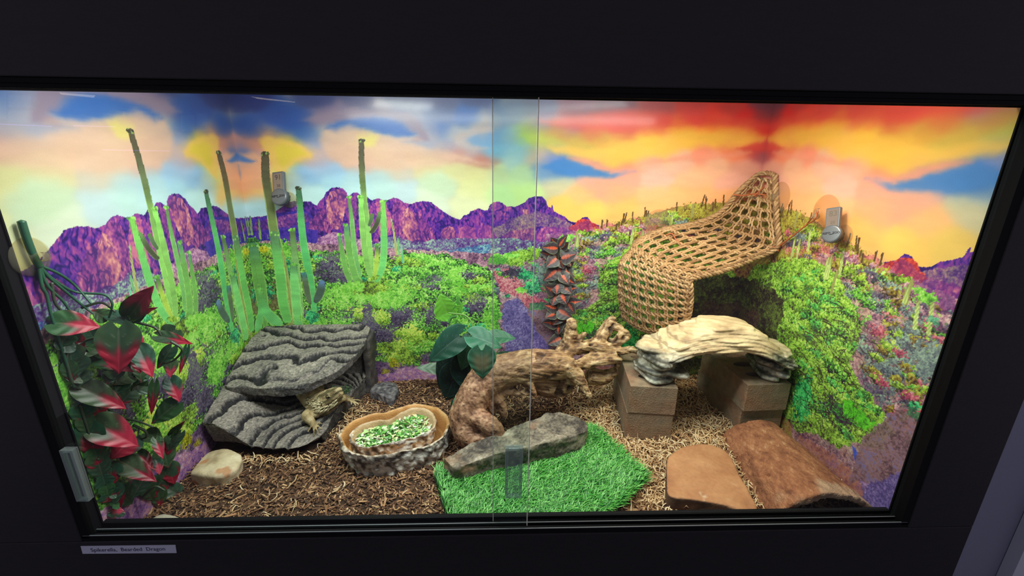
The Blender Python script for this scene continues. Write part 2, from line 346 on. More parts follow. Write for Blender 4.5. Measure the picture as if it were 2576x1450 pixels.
IMG = np.zeros(GU.shape+(3,))
_k = VV > 0.24
def upsky(u, h):
    """sky on every third point, then bilinear (it is smooth)"""
    n, m = u.shape; iy = np.unique(np.r_[np.arange(0, n, 3), n-1]); ix = np.unique(np.r_[np.arange(0, m, 3), m-1])
    c = sky(u[np.ix_(iy, ix)], h[np.ix_(iy, ix)])
    a = np.searchsorted(iy, np.arange(n), side='right')-1; a = np.clip(a, 0, len(iy)-2); fy = ((np.arange(n)-iy[a])/(iy[a+1]-iy[a]))[:, None, None]
    b = np.searchsorted(ix, np.arange(m), side='right')-1; b = np.clip(b, 0, len(ix)-2); fx = ((np.arange(m)-ix[b])/(ix[b+1]-ix[b]))[None, :, None]
    r = c[a]*(1-fy)+c[a+1]*fy
    return r[:, b]*(1-fx)+r[:, b+1]*fx
IMG[_k] = upsky(GU[_k], GH[_k])
def pmask(P, warp=0.0, f=60, seed=0, mp='B'):
    """cells of the print inside an outline, the outline roughened by noise; returns (rows, cols, mask)"""
    P = np.array([MAPS[mp](*p) for p in P]); m = 2*warp+.008
    j0, j1 = np.searchsorted(UU, [P[:, 0].min()-m, P[:, 0].max()+m]); i0, i1 = np.searchsorted(VV, [P[:, 1].min()-m, P[:, 1].max()+m])
    sl = (slice(i0, i1), slice(j0, j1)); u0, h0 = GU[sl], GH[sl]
    if u0.size == 0: return sl, np.zeros(u0.shape, bool)
    u, h = u0, h0
    if warp:
        u = u0+warp*(fbm2(u0*f+seed, h0*f, 3)-.5)*2; h = h0+warp*(fbm2(u0*f+seed+55, h0*f+9, 3)-.5)*2
        if warp > .0045:
            u = u+.0045*(vn2(u0*420+seed, h0*420)+.6*vn2(u0*900, h0*900+seed)-.8); h = h+.0045*(vn2(u0*420+9, h0*420+seed)+.6*vn2(u0*900+5, h0*900)-.8)
    ins = np.zeros(u.shape, bool)
    for (x0, y0), (x1, y1) in zip(P, np.roll(P, -1, 0)):
        if y0 == y1: continue
        c = (y0 > h) != (y1 > h)
        ins ^= c & (u < (x1-x0)*(h-y0)/(y1-y0)+x0)
    return sl, ins
def fill(sm, tex, a=1.0):
    sl, mask = sm; v = IMG[sl]
    if callable(tex): c = tex(GU[sl][mask], GH[sl][mask])
    else: c = np.broadcast_to(np.array(tex, float), (mask.sum(), 3))
    v[mask] = v[mask]*(1-a)+c*a
def ntex(cols, fu, fh, oct=4, seed=0, con=1.8, gain=0.55):
    return lambda u, h: pal((fbm2(u*fu+seed, h*fh+seed*1.7, oct, gain)-.5)*con+.5, cols)
def rock(cols, fu=70, fh=22, seed=0, con=2.4):
    def f(u, h):
        wu = u+0.030*(fbm2(u*26+seed, h*34, 4)-.5)
        n = fbm2(wu*fu+seed, h*fh+seed, 5, .6); r = 1-np.abs(2*fbm2(wu*fu*1.7+9+seed, h*fh*1.1, 3)-1)
        n = .72*n+.28*vn2(u*330+seed, h*240)-0.30*smooth(.84, 1.0, r); return pal((n-.5)*con+.5, cols)
    return f
def leafy(cols, f=130, seed=0, con=2.6, clump=26):
    """scrub foliage: bright tips over dark gaps"""
    def t(u, h):
        wu = u+.004*(vn2(u*200+seed, h*200)-.5); wh = h+.004*(vn2(u*200+77, h*200+seed)-.5)
        n = .34*fbm2(wu*f*1.5+seed, wh*f*1.5, 3, .65)+.20*vn2(wu*f*3.4+3, wh*f*3.4+seed)+.18*vn2(u*760+seed, h*760+3)+.28*fbm2(u*clump+seed*2, h*clump*1.3+5, 3)
        return pal((n-.5)*con*1.18+.5, cols)
    return t

PUR = [(38,20,95),(62,30,130),(92,42,145),(122,52,145),(150,66,140),(190,100,140)]
INDIGO = [(45,28,120),(58,38,155),(75,48,160),(105,55,150)]
ORA = [(92,46,116),(136,66,128),(174,96,128),(206,132,134),(228,168,156)]
MAG = [(70,34,108),(106,46,128),(140,62,136),(170,86,138),(204,126,148)]
TALUS = [(85,50,120),(130,80,140),(165,105,155),(195,140,175),(215,180,195)]
SCRUB = [(62,40,105),(92,58,125),(116,76,140),(106,108,140),(120,150,146),(168,186,170)]
GRN = [(34,26,46),(50,58,54),(60,104,52),(86,156,56),(118,196,66),(154,218,92),(196,236,134)]
GRNY = [(54,48,48),(88,112,46),(134,180,54),(170,208,76),(206,228,116)]
TEAL = [(35,60,70),(40,120,85),(60,185,115),(110,220,150)]
YEL = [(90,90,40),(150,150,30),(205,200,40),(235,220,80)]
PURSH = [(46,38,56),(70,60,86),(94,82,112),(112,104,122),(116,140,92)]
VIOLET = [(92,72,118),(128,100,150),(160,128,182),(192,164,204)]
OLIVE = [(52,38,38),(98,78,42),(140,118,52),(165,160,58),(195,195,85)]
MAUVE = [(80,52,80),(126,86,112),(166,120,140),(198,152,162),(220,190,186)]
PINK = [(105,45,75),(155,65,95),(195,90,110),(215,130,140),(225,170,170)]
PATH = [(80,68,130),(110,94,160),(138,120,182),(176,160,208)]
GREYG = [(60,60,80),(95,105,115),(125,145,140),(160,185,165)]

RIDGE = [(550,552),(594,550),(619,549),(641,546),(674,543),(699,528),(715,517),(726,509),(740,506),(754,510),(765,507),(782,507),(790,514),(798,517),(804,506),(813,498),(820,484),(834,473),(848,471),(862,474),(873,485),(875,496),(881,491),(889,484),(900,485),(908,492),(922,495),(936,505),(950,499),(972,505),(988,498),(1002,499),(1016,510),(1035,514),(1046,509),(1068,506),(1085,509),(1099,520),(1118,534),(1137,546),(1157,553),(1168,542),(1179,538),(1184,532),(1204,524),(1220,530),(1228,528),(1231,517),(1241,509),(1255,507),(1266,512),(1274,520),(1285,519),(1296,521),(1310,514),(1321,509),(1330,498),(1345,494),(1365,495),(1374,506),(1379,520),(1386,523),(1389,514),(1393,531),(1410,541),(1421,545),(1432,556),(1445,560),(1459,556),(1465,547),(1479,547),(1487,558),(1498,564),(1509,568),(1540,590),(1960,600),(1960,640),(550,640)]
fill(pmask(RIDGE, .0012, 260), rock(PUR, 60, 30, 3, 1.9))
fill(pmask([(550,556),(640,550),(700,535),(770,528),(800,560),(800,620),(550,620)], .003, 90), rock(INDIGO, 30, 60, 5, 1.8))
fill(pmask([(640,560),(720,540),(770,535),(790,560),(700,575),(640,580)], .004, 90), rock(MAG, 60, 40, 8), .7)
def patch(pts, tex, warp=.004, f=90, seed=0, a=1.0, mp='B'): fill(pmask(pts, warp, f, seed, mp), tex, a)
patch([(820,505),(832,484),(848,477),(864,482),(872,492),(868,530),(862,555),(852,578),(838,575),(822,545)], rock(ORA, 62, 30, 11, 2.0), .0025)
patch([(795,540),(812,520),(822,540),(836,572),(830,590),(800,580),(775,575)], rock(MAG, 60, 30, 15))
patch([(876,505),(890,492),(905,500),(900,540),(890,570),(874,560)], rock(MAG, 70, 26, 16), .003, a=.7)
patch([(930,520),(950,508),(970,512),(985,540),(990,590),(960,600),(935,580)], rock(PUR[2:]+[(200,110,140)], 80, 24, 18))
patch([(990,512),(1005,506),(1020,520),(1060,545),(1090,580),(1095,605),(1040,615),(1000,600),(985,560)], rock(MAG, 85, 24, 20))
patch([(1015,532),(1028,522),(1040,535),(1052,580),(1055,605),(1030,608),(1012,585)], rock(ORA, 80, 26, 21, 2.0))
patch([(1107,600),(1115,575),(1130,568),(1143,575),(1148,604)], rock(ORA, 70, 34, 22, 1.7))
patch([(1150,600),(1156,575),(1175,568),(1196,575),(1200,602),(1175,606)], rock(MAG[1:], 70, 34, 23))
patch([(1205,600),(1213,572),(1228,566),(1240,575),(1250,602),(1230,610)], rock(MAG[1:], 70, 34, 24))
patch([(1255,605),(1280,580),(1310,562),(1345,555),(1350,605),(1325,607),(1310,600),(1290,608)], rock(ORA, 50, 40, 25, 1.7), a=.85)
patch([(1316,528),(1330,524),(1335,545),(1322,550)], rock(ORA[1:], 60, 40, 26))
patch([(1240,575),(1290,550),(1350,530),(1400,548),(1440,565),(1440,590),(1360,570),(1290,580),(1250,600)], leafy([(70,40,110),(110,70,125),(140,120,120),(190,160,130)], 120, 27), a=.75)
patch([(1345,600),(1362,575),(1395,570),(1412,575),(1420,600),(1380,612)], rock(MAG[1:]+[(220,80,110)], 60, 34, 28))
patch([(1430,572),(1462,552),(1480,551),(1500,566),(1520,580),(1500,600),(1450,605)], rock([(150,35,50),(190,55,55),(215,80,60),(225,110,70)], 50, 30, 29))
patch([(785,640),(800,600),(835,585),(870,590),(890,600),(930,600),(935,650),(850,660)], leafy(TALUS, 110, 30, 2.4))
patch([(930,625),(960,600),(1000,595),(1040,610),(1120,600),(1250,600),(1340,605),(1420,615),(1420,680),(1240,680),(1100,660),(960,650)], leafy(SCRUB, 120, 31, 2.9, 40))
patch([(1060,650),(1120,632),(1180,622),(1235,612),(1230,640),(1160,655)], leafy([(60,45,120),(60,90,150),(70,150,165),(170,205,205)], 140, 33, 2.8), .006, 70, a=.8)
# valley floor and hillside
patch([(560,600),(1420,650),(1960,560),(1960,1100),(550,1100)], leafy(MAUVE, 90, 40, 2.6))
HILL = [(1400,1050),(1395,700),(1430,625),(1490,590),(1510,580),(1540,570),(1560,560),(1585,556),(1610,545),(1650,536),(1680,526),(1700,520),(1725,517),(1750,512),(1775,516),(1800,512),(1830,512),(1870,508),(1960,500),(1960,1100)]
patch(HILL, leafy([(70,35,55),(120,75,62),(150,110,68),(160,125,80),(140,135,55),(165,165,75)], 80, 41, 2.6), .0035, 200)
patch([(1500,578),(1560,562),(1650,538),(1750,514),(1870,508),(1960,505),(1960,580),(1800,570),(1600,610),(1500,620)], leafy(OLIVE[1:], 90, 43, 2.4), .006, 80, a=.85)
def blob(px, py, rx, ry, tex, mp='B', warp=.007, f=55, seed=0, a=1.0):
    """shrub with a ragged, leafy outline"""
    c = MAPS[mp](px, py); r0 = MAPS[mp](px+rx, py); r1 = MAPS[mp](px, py+ry); ru = max(abs(r0[0]-c[0]), .002); rh = max(abs(r1[1]-c[1]), .002)
    j0, j1 = np.searchsorted(UU, [c[0]-ru*1.7, c[0]+ru*1.7]); i0, i1 = np.searchsorted(VV, [c[1]-rh*1.7, c[1]+rh*1.7]); sl = (slice(i0, i1), slice(j0, j1)); u, h = GU[sl], GH[sl]
    if u.size == 0: return
    q = np.hypot((u-c[0])/ru, (h-c[1])/rh); k = 1 if warp > .004 else .4
    q = q+k*(1.0*(fbm2(u*60+seed, h*60, 2)-.5)+1.5*(fbm2(u*230+seed*3, h*230, 3, .7)-.5))
    fill((sl, q < .95), tex, a)
def shrub(px, py, rx, ry, cols, mp='B', seed=0):
    """one printed bush: ragged outline, bright crown, dark foot"""
    c = MAPS[mp](px, py); r0 = MAPS[mp](px+rx, py); r1 = MAPS[mp](px, py+ry); ru = max(abs(r0[0]-c[0]), .002); rh = max(abs(r1[1]-c[1]), .002)
    j0, j1 = np.searchsorted(UU, [c[0]-ru*1.6, c[0]+ru*1.6]); i0, i1 = np.searchsorted(VV, [c[1]-rh*1.6, c[1]+rh*1.6]); sl = (slice(i0, i1), slice(j0, j1)); u, h = GU[sl], GH[sl]
    if u.size == 0: return
    m = 1.0*(fbm2(u*90+seed, h*90, 2)-.5)+1.7*(vn2(u*300+seed*3, h*300)-.5)+1.0*(vn2(u*640+seed, h*640)-.5); y = (h-c[1])/rh; q = np.hypot((u-c[0])/ru, y)+.75*m
    k = q < .95; n = .40+.34*y[k]+.75*(vn2(u[k]*330+seed, h[k]*330)-.5)+.55*(vn2(u[k]*700, h[k]*700+seed)-.5)+.22*(fbm2(u[k]*60+seed, h[k]*60, 2)-.5)*2
    IMG[sl][k] = pal(n, cols)
def scatter(N, poly, mp, rx, ry, colsets, seed, wts=None):
    r = random.Random(seed); P = np.array(poly, float); out = []
    while len(out) < N:
        x, y = r.uniform(P[:, 0].min(), P[:, 0].max()), r.uniform(P[:, 1].min(), P[:, 1].max()); ins = False
        for (x0, y0), (x1, y1) in zip(P, np.roll(P, -1, 0)):
            if (y0 > y) != (y1 > y) and x < (x1-x0)*(y-y0)/(y1-y0)+x0: ins = not ins
        if ins: out.append((x, y))
    for x, y in sorted(out, key=lambda q: q[1]):
        f = r.uniform(.6, 1.3); shrub(x, y, r.uniform(*rx)*f, r.uniform(*ry)*f, r.choices(colsets, wts)[0], mp, r.random()*50)
for i, (px, py, rx, ry) in enumerate([(1590,590,40,8),(1660,585,50,14),(1720,600,40,12),(1560,625,40,10),(1480,690,40,25),(1500,640,35,14),(1650,640,40,20),(1420,760,30,25),(1540,650,40,8)]):
    blob(px, py, rx, ry, leafy(PINK if i % 3 else [(120,25,60),(180,45,80),(210,70,90),(200,120,120)], 100, 50+i, 2.4), seed=i*3.3, a=.85)
for px, py, rx, ry, c, mp in [(1450,612,42,15,GRNY,'B'),(1480,655,40,14,OLIVE,'B'),(1520,610,35,13,OLIVE,'B'),(1520,680,45,26,GRNY,'B'),(1480,720,28,14,OLIVE,'B'),(1555,735,45,45,GRN[2:],'B'),(1580,690,40,24,GRNY,'B'),(1590,760,30,60,[(20,70,50),(30,140,60),(50,190,85),(110,220,120)],'B'),(1500,820,75,60,GRN,'B'),(1600,860,60,50,GRN[:5],'B'),(1480,770,25,12,PURSH,'B'),(1460,880,45,40,GREYG,'B'),
                         (1600,560,22,10,OLIVE[1:],'B'),(1660,548,26,12,OLIVE[1:],'B'),(1745,525,30,14,OLIVE,'B')]:
    blob(px, py, rx, ry, leafy(c, 130, px*.01), mp, seed=px*.1)
scatter(70, [(1400,640),(1500,600),(1600,570),(1800,530),(1890,530),(1890,620),(1560,700),(1400,700)], 'B', (10, 22), (7, 13), [OLIVE, OLIVE[1:], GRNY, GREYG, PURSH, PINK], 31, [5, 4, 3, 1, 2, 2])
scatter(60, [(1370,690),(1560,660),(1600,900),(1420,900),(1400,800)], 'B', (12, 26), (9, 17), [GRN, GRNY, OLIVE, PURSH, GREYG], 32, [5, 4, 3, 2, 1])
# right panel's side of the same print
for pts, c, a in [([(1990,660),(2070,640),(2220,670),(2420,760),(2390,900),(2280,1240),(2200,1290),(2000,1290),(1980,900)], MAUVE, .8),
                  ([(2040,590),(2130,610),(2240,670),(2220,700),(2120,660),(2050,640)], PINK, .7),
                  ([(2120,720),(2200,730),(2250,800),(2200,790)], PINK, .8),
                  ([(2250,650),(2320,680),(2400,730),(2420,800),(2330,760),(2240,700)], MAG, .5)]:
    patch(pts, leafy(c, 90, pts[0][0]*.1, 2.5), .008, 50, pts[0][1]*.1, a, 'R')
for px, py, rx, ry, c in [(2130,625,40,18,OLIVE),(2080,600,30,18,OLIVE),(2180,670,45,18,OLIVE[1:]),(2250,700,50,16,GRNY),(2170,730,26,16,GRNY),(2310,740,55,22,GRN[2:]),(2240,830,60,30,OLIVE[1:]+[(150,190,90)]),(2330,840,40,22,GRNY),(2370,880,30,14,YEL),(2300,800,40,16,GREYG),(2270,880,60,40,GREYG+[(120,200,150)]),(2220,940,55,55,GREYG),(2330,930,40,30,GRNY),(2300,980,30,22,OLIVE),(2215,995,40,26,PURSH),(2300,1060,40,45,[(140,40,60),(190,65,75),(220,95,95),(215,150,150)]),(2345,980,16,40,PINK),(2270,1170,60,60,VIOLET),(2200,1240,70,50,VIOLET),(2210,1090,40,60,MAUVE+[(190,170,205)])]:
    blob(px, py, rx, ry, leafy(c, 100, py*.03, 2.4), 'R', seed=px*.07)
scatter(120, [(2130,640),(2230,700),(2410,790),(2390,900),(2300,1130),(2220,1000),(2160,880),(2120,740)], 'R', (14, 30), (9, 18), [OLIVE, GRNY, GREYG, GREYG+[(140,200,150)], PURSH, MAUVE, PINK, GRN], 33, [4, 4, 3, 2, 3, 2, 2, 3])
scatter(40, [(1960,560),(2060,560),(2230,690),(2130,740),(2000,650)], 'R', (9, 18), (7, 13), [OLIVE, OLIVE[1:], GRNY, PURSH, MAUVE], 34)
patch([(1890,670),(1950,660),(2010,650),(2050,650),(2095,690),(2140,750),(2165,830),(2150,880),(2130,920),(2190,1000),(2250,1085),(2215,1130),(2160,1110),(2110,1130),(2060,1100),(2010,1090),(1960,1040),(1815,960),(1850,850)], leafy([(56,40,54),(74,78,50),(102,142,54),(134,188,62),(166,212,80),(200,230,118)], 120, 61, 2.5, 34), .010, 60, 3, 1, 'R')
patch([(1700,700),(1840,690),(1960,690),(1960,1000),(1680,1000)], leafy([(40,30,36),(62,54,44),(86,96,50),(112,136,58)], 110, 64, 2.3), .02, 30)
patch([(1780,760),(1960,760),(1960,900),(1740,880)], leafy([(44,28,40),(70,46,52),(96,70,60),(90,96,50)], 110, 65, 2.3), .02, 30, a=.8)
TREE = [(64,60,48),(98,136,52),(136,190,62),(172,218,84),(204,234,124)]
scatter(150, [(1985,690),(2010,655),(2060,660),(2110,720),(2150,790),(2150,880),(2130,930),(2190,1010),(2230,1080),(2150,1110),(2050,1090),(2000,1000),(1995,880)], 'R', (14, 26), (9, 16), [TREE, TREE, GRN, [(50,70,52),(66,140,66),(96,196,88),(140,226,120)]], 35)
blob(2120, 1040, 60, 30, leafy([(40,30,50),(70,55,80),(60,110,60),(80,180,60)], 110, 67), 'R')
blob(2160, 1050, 55, 26, leafy([(60,110,50),(90,200,45),(130,235,70)], 130, 69, 2.0), 'R', warp=.012)
blob(2020, 1000, 26, 60, leafy([(30,60,50),(40,140,70),(60,190,100),(120,225,130)], 130, 71), 'R')
patch([(2140,1120),(2165,1150),(2195,1200),(2185,1205),(2150,1165)], leafy([(60,80,190),(90,120,220)], 90, 73), .004, 60, 2, 1, 'R')
patch([(2010,1100),(2060,1120),(2140,1180),(2180,1250),(2160,1270),(2100,1200),(2020,1130)], leafy([(120,70,80),(165,100,90),(195,125,90),(150,110,150)], 90, 75), .012, 70, 2, .6, 'R')
# bright thicket on the left half
patch([(560,640),(590,622),(620,592),(640,600),(690,622),(760,640),(790,630),(840,634),(870,642),(900,655),(980,645),(1000,655),(1020,632),(1060,640),(1120,640),(1140,646),(1180,664),(1235,676),(1245,720),(1262,765),(1242,800),(1240,850),(1180,900),(1100,940),(1000,960),(550,1000)], leafy(GRN, 125, 81, 2.7, 30), .009, 90)
for px, py, rx, ry, c in [(620,620,40,22,[(20,50,45),(40,110,50),(60,150,60)]),(700,640,60,30,GRN[2:6]),(830,660,34,18,PURSH),(860,700,34,22,PURSH),(815,740,30,12,GRN[:3]),(1100,700,40,12,PURSH+[(110,120,170)]),(1010,735,26,14,PURSH),(1130,770,34,16,PURSH+[(110,120,160)]),(900,655,28,12,GRN[3:]),(1060,660,60,20,GRN[3:]),(1000,690,50,20,GRN[3:]),(940,740,50,24,GRN[3:]),(1180,710,55,34,GRN[3:]),(860,760,40,16,GRN[3:]),
                         (800,780,26,18,[(40,30,40),(60,50,60),(70,70,50)]),(690,760,20,40,[(60,60,40),(110,100,60),(140,130,90)]),(720,830,70,18,GRNY),(850,820,60,18,GRN[2:]),(790,770,18,26,TEAL),(910,788,11,14,YEL),(958,800,28,22,GRNY),(985,850,26,30,PURSH),(920,812,24,14,PURSH),(1015,800,34,30,PURSH),(1045,865,36,32,GRN[2:]),(1030,835,24,14,GRNY),(1010,880,34,26,GRNY),(1015,905,22,14,YEL),(985,905,30,30,GRN[2:5]),(935,885,24,40,PURSH),(1090,900,40,30,MAUVE[:3]),(1130,860,30,20,PURSH),(1200,800,34,30,GRN[3:]),(1160,820,40,20,GRN[2:]),(1180,690,44,16,GRN[4:]),(1220,760,30,30,GRN[3:])]:
    blob(px, py, rx, ry, leafy(c, 140, px*.013, 2.5), seed=py*.11, warp=.009)
scatter(230, [(570,660),(620,620),(690,630),(790,640),(860,650),(990,655),(1020,645),(1140,655),(1230,690),(1240,800),(1200,880),(1080,900),(900,920),(560,960)], 'B', (13, 28), (8, 15), [GRN, GRN[1:], GRNY, GRN[2:], PURSH, TEAL], 36, [5, 5, 4, 4, 2, .6])
for q in [(905,800),(960,845),(1000,800),(940,880),(1100,790),(1200,770),(830,670),(860,705),(930,820)]: shrub(q[0], q[1], 30, 24, PURSH, 'B', q[0]*.1)
for q in [(910,790),(958,800),(1030,838),(1012,878),(985,900),(1050,850)]: shrub(q[0], q[1], 22, 18, GRNY[1:]+[(240,225,90)], 'B', q[0]*.1)
patch([(860,960),(930,905),(1040,920),(1120,925),(1200,900),(1200,1000),(860,1000)], leafy([(62,46,76),(96,70,108),(124,96,130),(150,124,146)], 90, 91), .008)
# left panel's front: same print further along
for px, py, rx, ry, c in [(520,820,40,40,GRN[2:]),(490,930,16,60,PURSH),(550,920,36,40,GRN[2:]),(520,1000,20,50,PURSH),(470,1050,26,30,GRNY),(440,1110,30,40,GRNY),(470,1110,18,20,YEL),(500,1120,12,20,OLIVE),(400,900,60,40,GRN[2:]),(450,860,50,30,GRN[3:])]:
    blob(px, py, rx, ry, leafy(c, 140, px*.017, 2.4), 'L', seed=px*.2, warp=.008)
patch([(250,1290),(330,1240),(420,1160),(520,1110),(540,1150),(400,1320),(240,1330)], leafy([(100,66,126),(138,94,160),(168,124,182),(194,136,146),(210,176,210)], 80, 95, 2.6), .009, 60, 0, 1, 'L')
# the track
patch([(1262,800),(1268,765),(1285,752),(1310,748),(1325,762),(1328,790),(1345,825),(1380,870),(1410,910),(1410,980),(1270,980),(1275,850)], leafy(PATH, 140, 97, 2.8, 22), .009)
patch([(1325,770),(1400,760),(1440,850),(1440,930),(1400,900),(1345,825)], leafy([(80,60,70),(120,90,100),(150,115,120),(120,110,160)], 110, 99), .006, a=.9)
scatter(60, [(1240,640),(1400,620),(1400,760),(1330,770),(1300,745),(1250,740)], 'B', (8, 17), (5, 10), [GRNY, GRN[2:], TEAL, PINK, MAUVE, PURSH, GREYG], 37)
patch([(1242,690),(1300,700),(1345,745),(1400,770),(1330,775),(1300,745),(1262,735)], leafy(PINK, 110, 101, 2.5), .006)
for px, py, rx, ry, c in [(1330,640,34,16,GRNY),(1285,650,22,14,GRN[3:]),(1300,660,30,10,GRNY),(1250,655,26,12,GRN[2:5]),(1320,690,18,18,TEAL),(1345,720,24,24,TEAL+[(120,220,110)]),(1290,690,26,14,[(40,35,50),(70,60,85),(110,95,110)]),(1310,730,14,7,GRN[3:]),(1275,745,10,6,TEAL),(1360,770,30,10,[(50,80,70),(80,120,90),(110,160,110)]),(1380,690,30,30,GREYG),(1240,800,20,40,GRN[2:])]:
    blob(px, py, rx, ry, leafy(c, 140, px*.011, 2.4), seed=px*.3)
# branches of the right-hand tree
def stroke(pts, wd, col, mp='B', a=1.0, raw=False):
    P = np.array(pts if raw else [MAPS[mp](*p) for p in pts]); wd = np.broadcast_to(wd, (len(P),))
    for i in range(len(P)-1):
        a0, b0 = P[i], P[i+1]; r = max(wd[i], wd[i+1])
        j0, j1 = np.searchsorted(UU, [min(a0[0], b0[0])-r, max(a0[0], b0[0])+r]); i0, i1 = np.searchsorted(VV, [min(a0[1], b0[1])-r, max(a0[1], b0[1])+r])
        if j1 <= j0 or i1 <= i0: continue
        u = GU[i0:i1, j0:j1]; h = GH[i0:i1, j0:j1]; d = b0-a0; L2 = d@d+1e-12
        t = np.clip(((u-a0[0])*d[0]+(h-a0[1])*d[1])/L2, 0, 1)
        m = np.hypot(u-a0[0]-t*d[0], h-a0[1]-t*d[1]) < wd[i]*(1-t)+wd[i+1]*t
        IMG[i0:i1, j0:j1][m] = IMG[i0:i1, j0:j1][m]*(1-a)+np.array(col, float)*a
_r = random.Random(5)
for k in range(46):
    x, y = _r.uniform(1995, 2120), _r.uniform(720, 1060); p = [(x, y)]
    for s_ in range(4): x += _r.uniform(-8, 24); y += _r.uniform(-4, 26); p.append((x, y))
    stroke(p, [.0009, .0008, .0007, .0006, .0005], (58, 40, 48), 'R')
for k in range(24):
    x, y = _r.uniform(1480, 1600), _r.uniform(690, 850); p = [(x, y)]
    for s_ in range(4): x += _r.uniform(-22, 8); y += _r.uniform(-4, 20); p.append((x, y))
    stroke(p, .0006, (60, 48, 50), 'B')
# saguaros standing on the far hill
for X, Y0, Y1 in [(1515,554,575),(1527,553,570),(1551,564,573),(1558,559,570),(1569,539,562),(1592,534,558),(1623,523,545),(1627,530,545),(1632,532,545),(1703,510,531),(1776,495,525),(1794,509,530),(1800,502,522),(1821,491,520),(1960,500,530)]:
    stroke([(X, Y0), (X-1, Y1)], .0017, (95, 72, 42))
for X, Y0, Y1, wd in [(1744,515,545,.003),(1595,610,650,.003),(1452,585,620,.003)]:
    stroke([(X, Y0), (X-3, Y1)], wd, (150, 150, 90))
for X, Y0, Y1 in [(2155,595,625),(2160,600,640),(2170,640,660),(2203,635,655),(2218,640,665),(1985,515,535),(1992,505,540)]:
    stroke([(X, Y0), (X-3, Y1)], .0017, (85, 65, 40), 'R')
def cactus(pts, top, low, ribs=4, mp='B', cap=True, seed=0, tt=.35):
    P = np.array([MAPS[mp](p[0], p[1]) for p in pts]); W = np.array([p[2]*MPX/2 for p in pts])
    P = spline(np.c_[P, W], len(pts)*14); W = P[:, 2]; P = P[:, :2]; r = W.max()+.004
    j0, j1 = np.searchsorted(UU, [P[:, 0].min()-r, P[:, 0].max()+r]); i0, i1 = np.searchsorted(VV, [P[:, 1].min()-r, P[:, 1].max()+r])
    u = GU[i0:i1, j0:j1]; h = GH[i0:i1, j0:j1]; best = np.full(u.shape, 9.0); sv = np.zeros(u.shape); tv = np.zeros(u.shape)
    n = len(P)-1
    for i in range(n):
        d = P[i+1]-P[i]; L = math.hypot(*d)+1e-9; t = np.clip(((u-P[i][0])*d[0]+(h-P[i][1])*d[1])/L/L, 0, 1)
        q = np.hypot(u-P[i][0]-t*d[0], h-P[i][1]-t*d[1])/(W[i]*(1-t)+W[i+1]*t)
        m = q < best; best[m] = q[m]; sv[m] = (((u-P[i][0])*d[1]-(h-P[i][1])*d[0])/L)[m]/W[i]; tv[m] = ((i+t)/n)[m]
    edge = 1+.10*(vn2(u*420+seed, h*420)-.5)
    m = best < edge; s_ = np.clip(sv[m], -1, 1); t = tv[m]
    c = np.array(top, float)*(1-smooth(0, tt, t))[:, None]+np.array(low, float)*smooth(0, tt, t)[:, None]
    c = c*(1+.16*np.cos(np.arcsin(s_)*ribs*3.4))[:, None]*(1+.18*(fbm2(u[m]*30+seed, h[m]*160, 3)-.5))[:, None]
    rim = smooth(.70, .98, np.abs(s_)); c = c*(1-.55*rim)[:, None]+np.array([195, 230, 130.])*(.55*rim*smooth(.1, .5, t))[:, None]+c*(.55*rim*(1-smooth(.1, .5, t)))[:, None]*.8
    c = c*(1+.10*(fbm2(t*(P[0, 1]-P[-1, 1])*55+seed, t*0+seed, 3)-.5)*2)[:, None]
    IMG[i0:i1, j0:j1][m] = c
    if cap:
        rr = random.Random(int(seed)+1); a, b = P[0]; w0 = W[0]
        for k in range(9):
            x = a+rr.uniform(-1.2, 1.2)*w0; y = b+rr.uniform(-.2, .9)*w0*.7
            g_ = rr.choice([(60,60,45),(90,95,60),(50,50,45),(130,160,90)]) if top[1] < 120 else rr.choice([(120,190,80),(90,150,60),(160,215,110)])
            stroke([(x, y), (x+.0008, y+.001)], .0021, g_, raw=True)
DK = (80, 74, 56); MD = (96, 124, 76); GR = (112, 168, 84); LG = (134, 190, 96); BG = (88, 140, 104)
# thin far ones, then the two groups
for a in [((622,548,4),(626,590,6)),((629,545,4),(634,590,6)),((651,553,4),(655,600,6))]: cactus(a, (90,120,90), (130,160,80), 2, cap=False)
cactus([(853,592,8),(860,630,13),(870,680,15),(880,705,14)], BG, GR, 4, seed=3)
cactus([(878,498,8),(884,545,11),(889,600,13),(897,660,13),(905,690,12)], MD, (115,175,100), 4, seed=4)
cactus([(984,552,4),(991,586,5),(998,640,7)], (130,190,120), (160,160,100), 2, cap=False)
cactus([(1001,600,4),(1004,640,6)], (110,180,130), (120,180,120), 2, cap=False); cactus([(1010,625,5),(1014,660,7)], (110,190,150), (110,190,140), 2, cap=False)
cactus([(909,356,13),(910,420,15),(914,476,15),(921,545,16),(927,600,16),(934,660,14),(942,712,12)], DK, LG, 5, seed=5, tt=.62)
cactus([(871,568,12),(874,600,16),(882,650,18),(893,695,20),(905,712,18)], BG, GR, 5, seed=6)
cactus([(948,618,10),(948,650,12),(944,690,12),(940,708,8)], (85,130,80), (170,200,80), 4, seed=7)
cactus([(964,510,13),(965,558,16),(966,620,18),(962,670,18),(950,702,14),(940,712,10)], (130,200,90), (115,200,110), 5, seed=8)
cactus([(908,498,13),(910,545,15),(914,600,16),(923,660,16),(937,710,14)], (140,215,100), LG, 5, seed=9)
cactus([(936,542,10),(933,556,11),(929,566,8)], (90,120,70), (85,110,80), 4, cap=False); cactus([(955,537,9),(948,562,12),(938,580,11),(933,584,7)], (100,140,80), (75,80,60), 4, cap=False, seed=2)
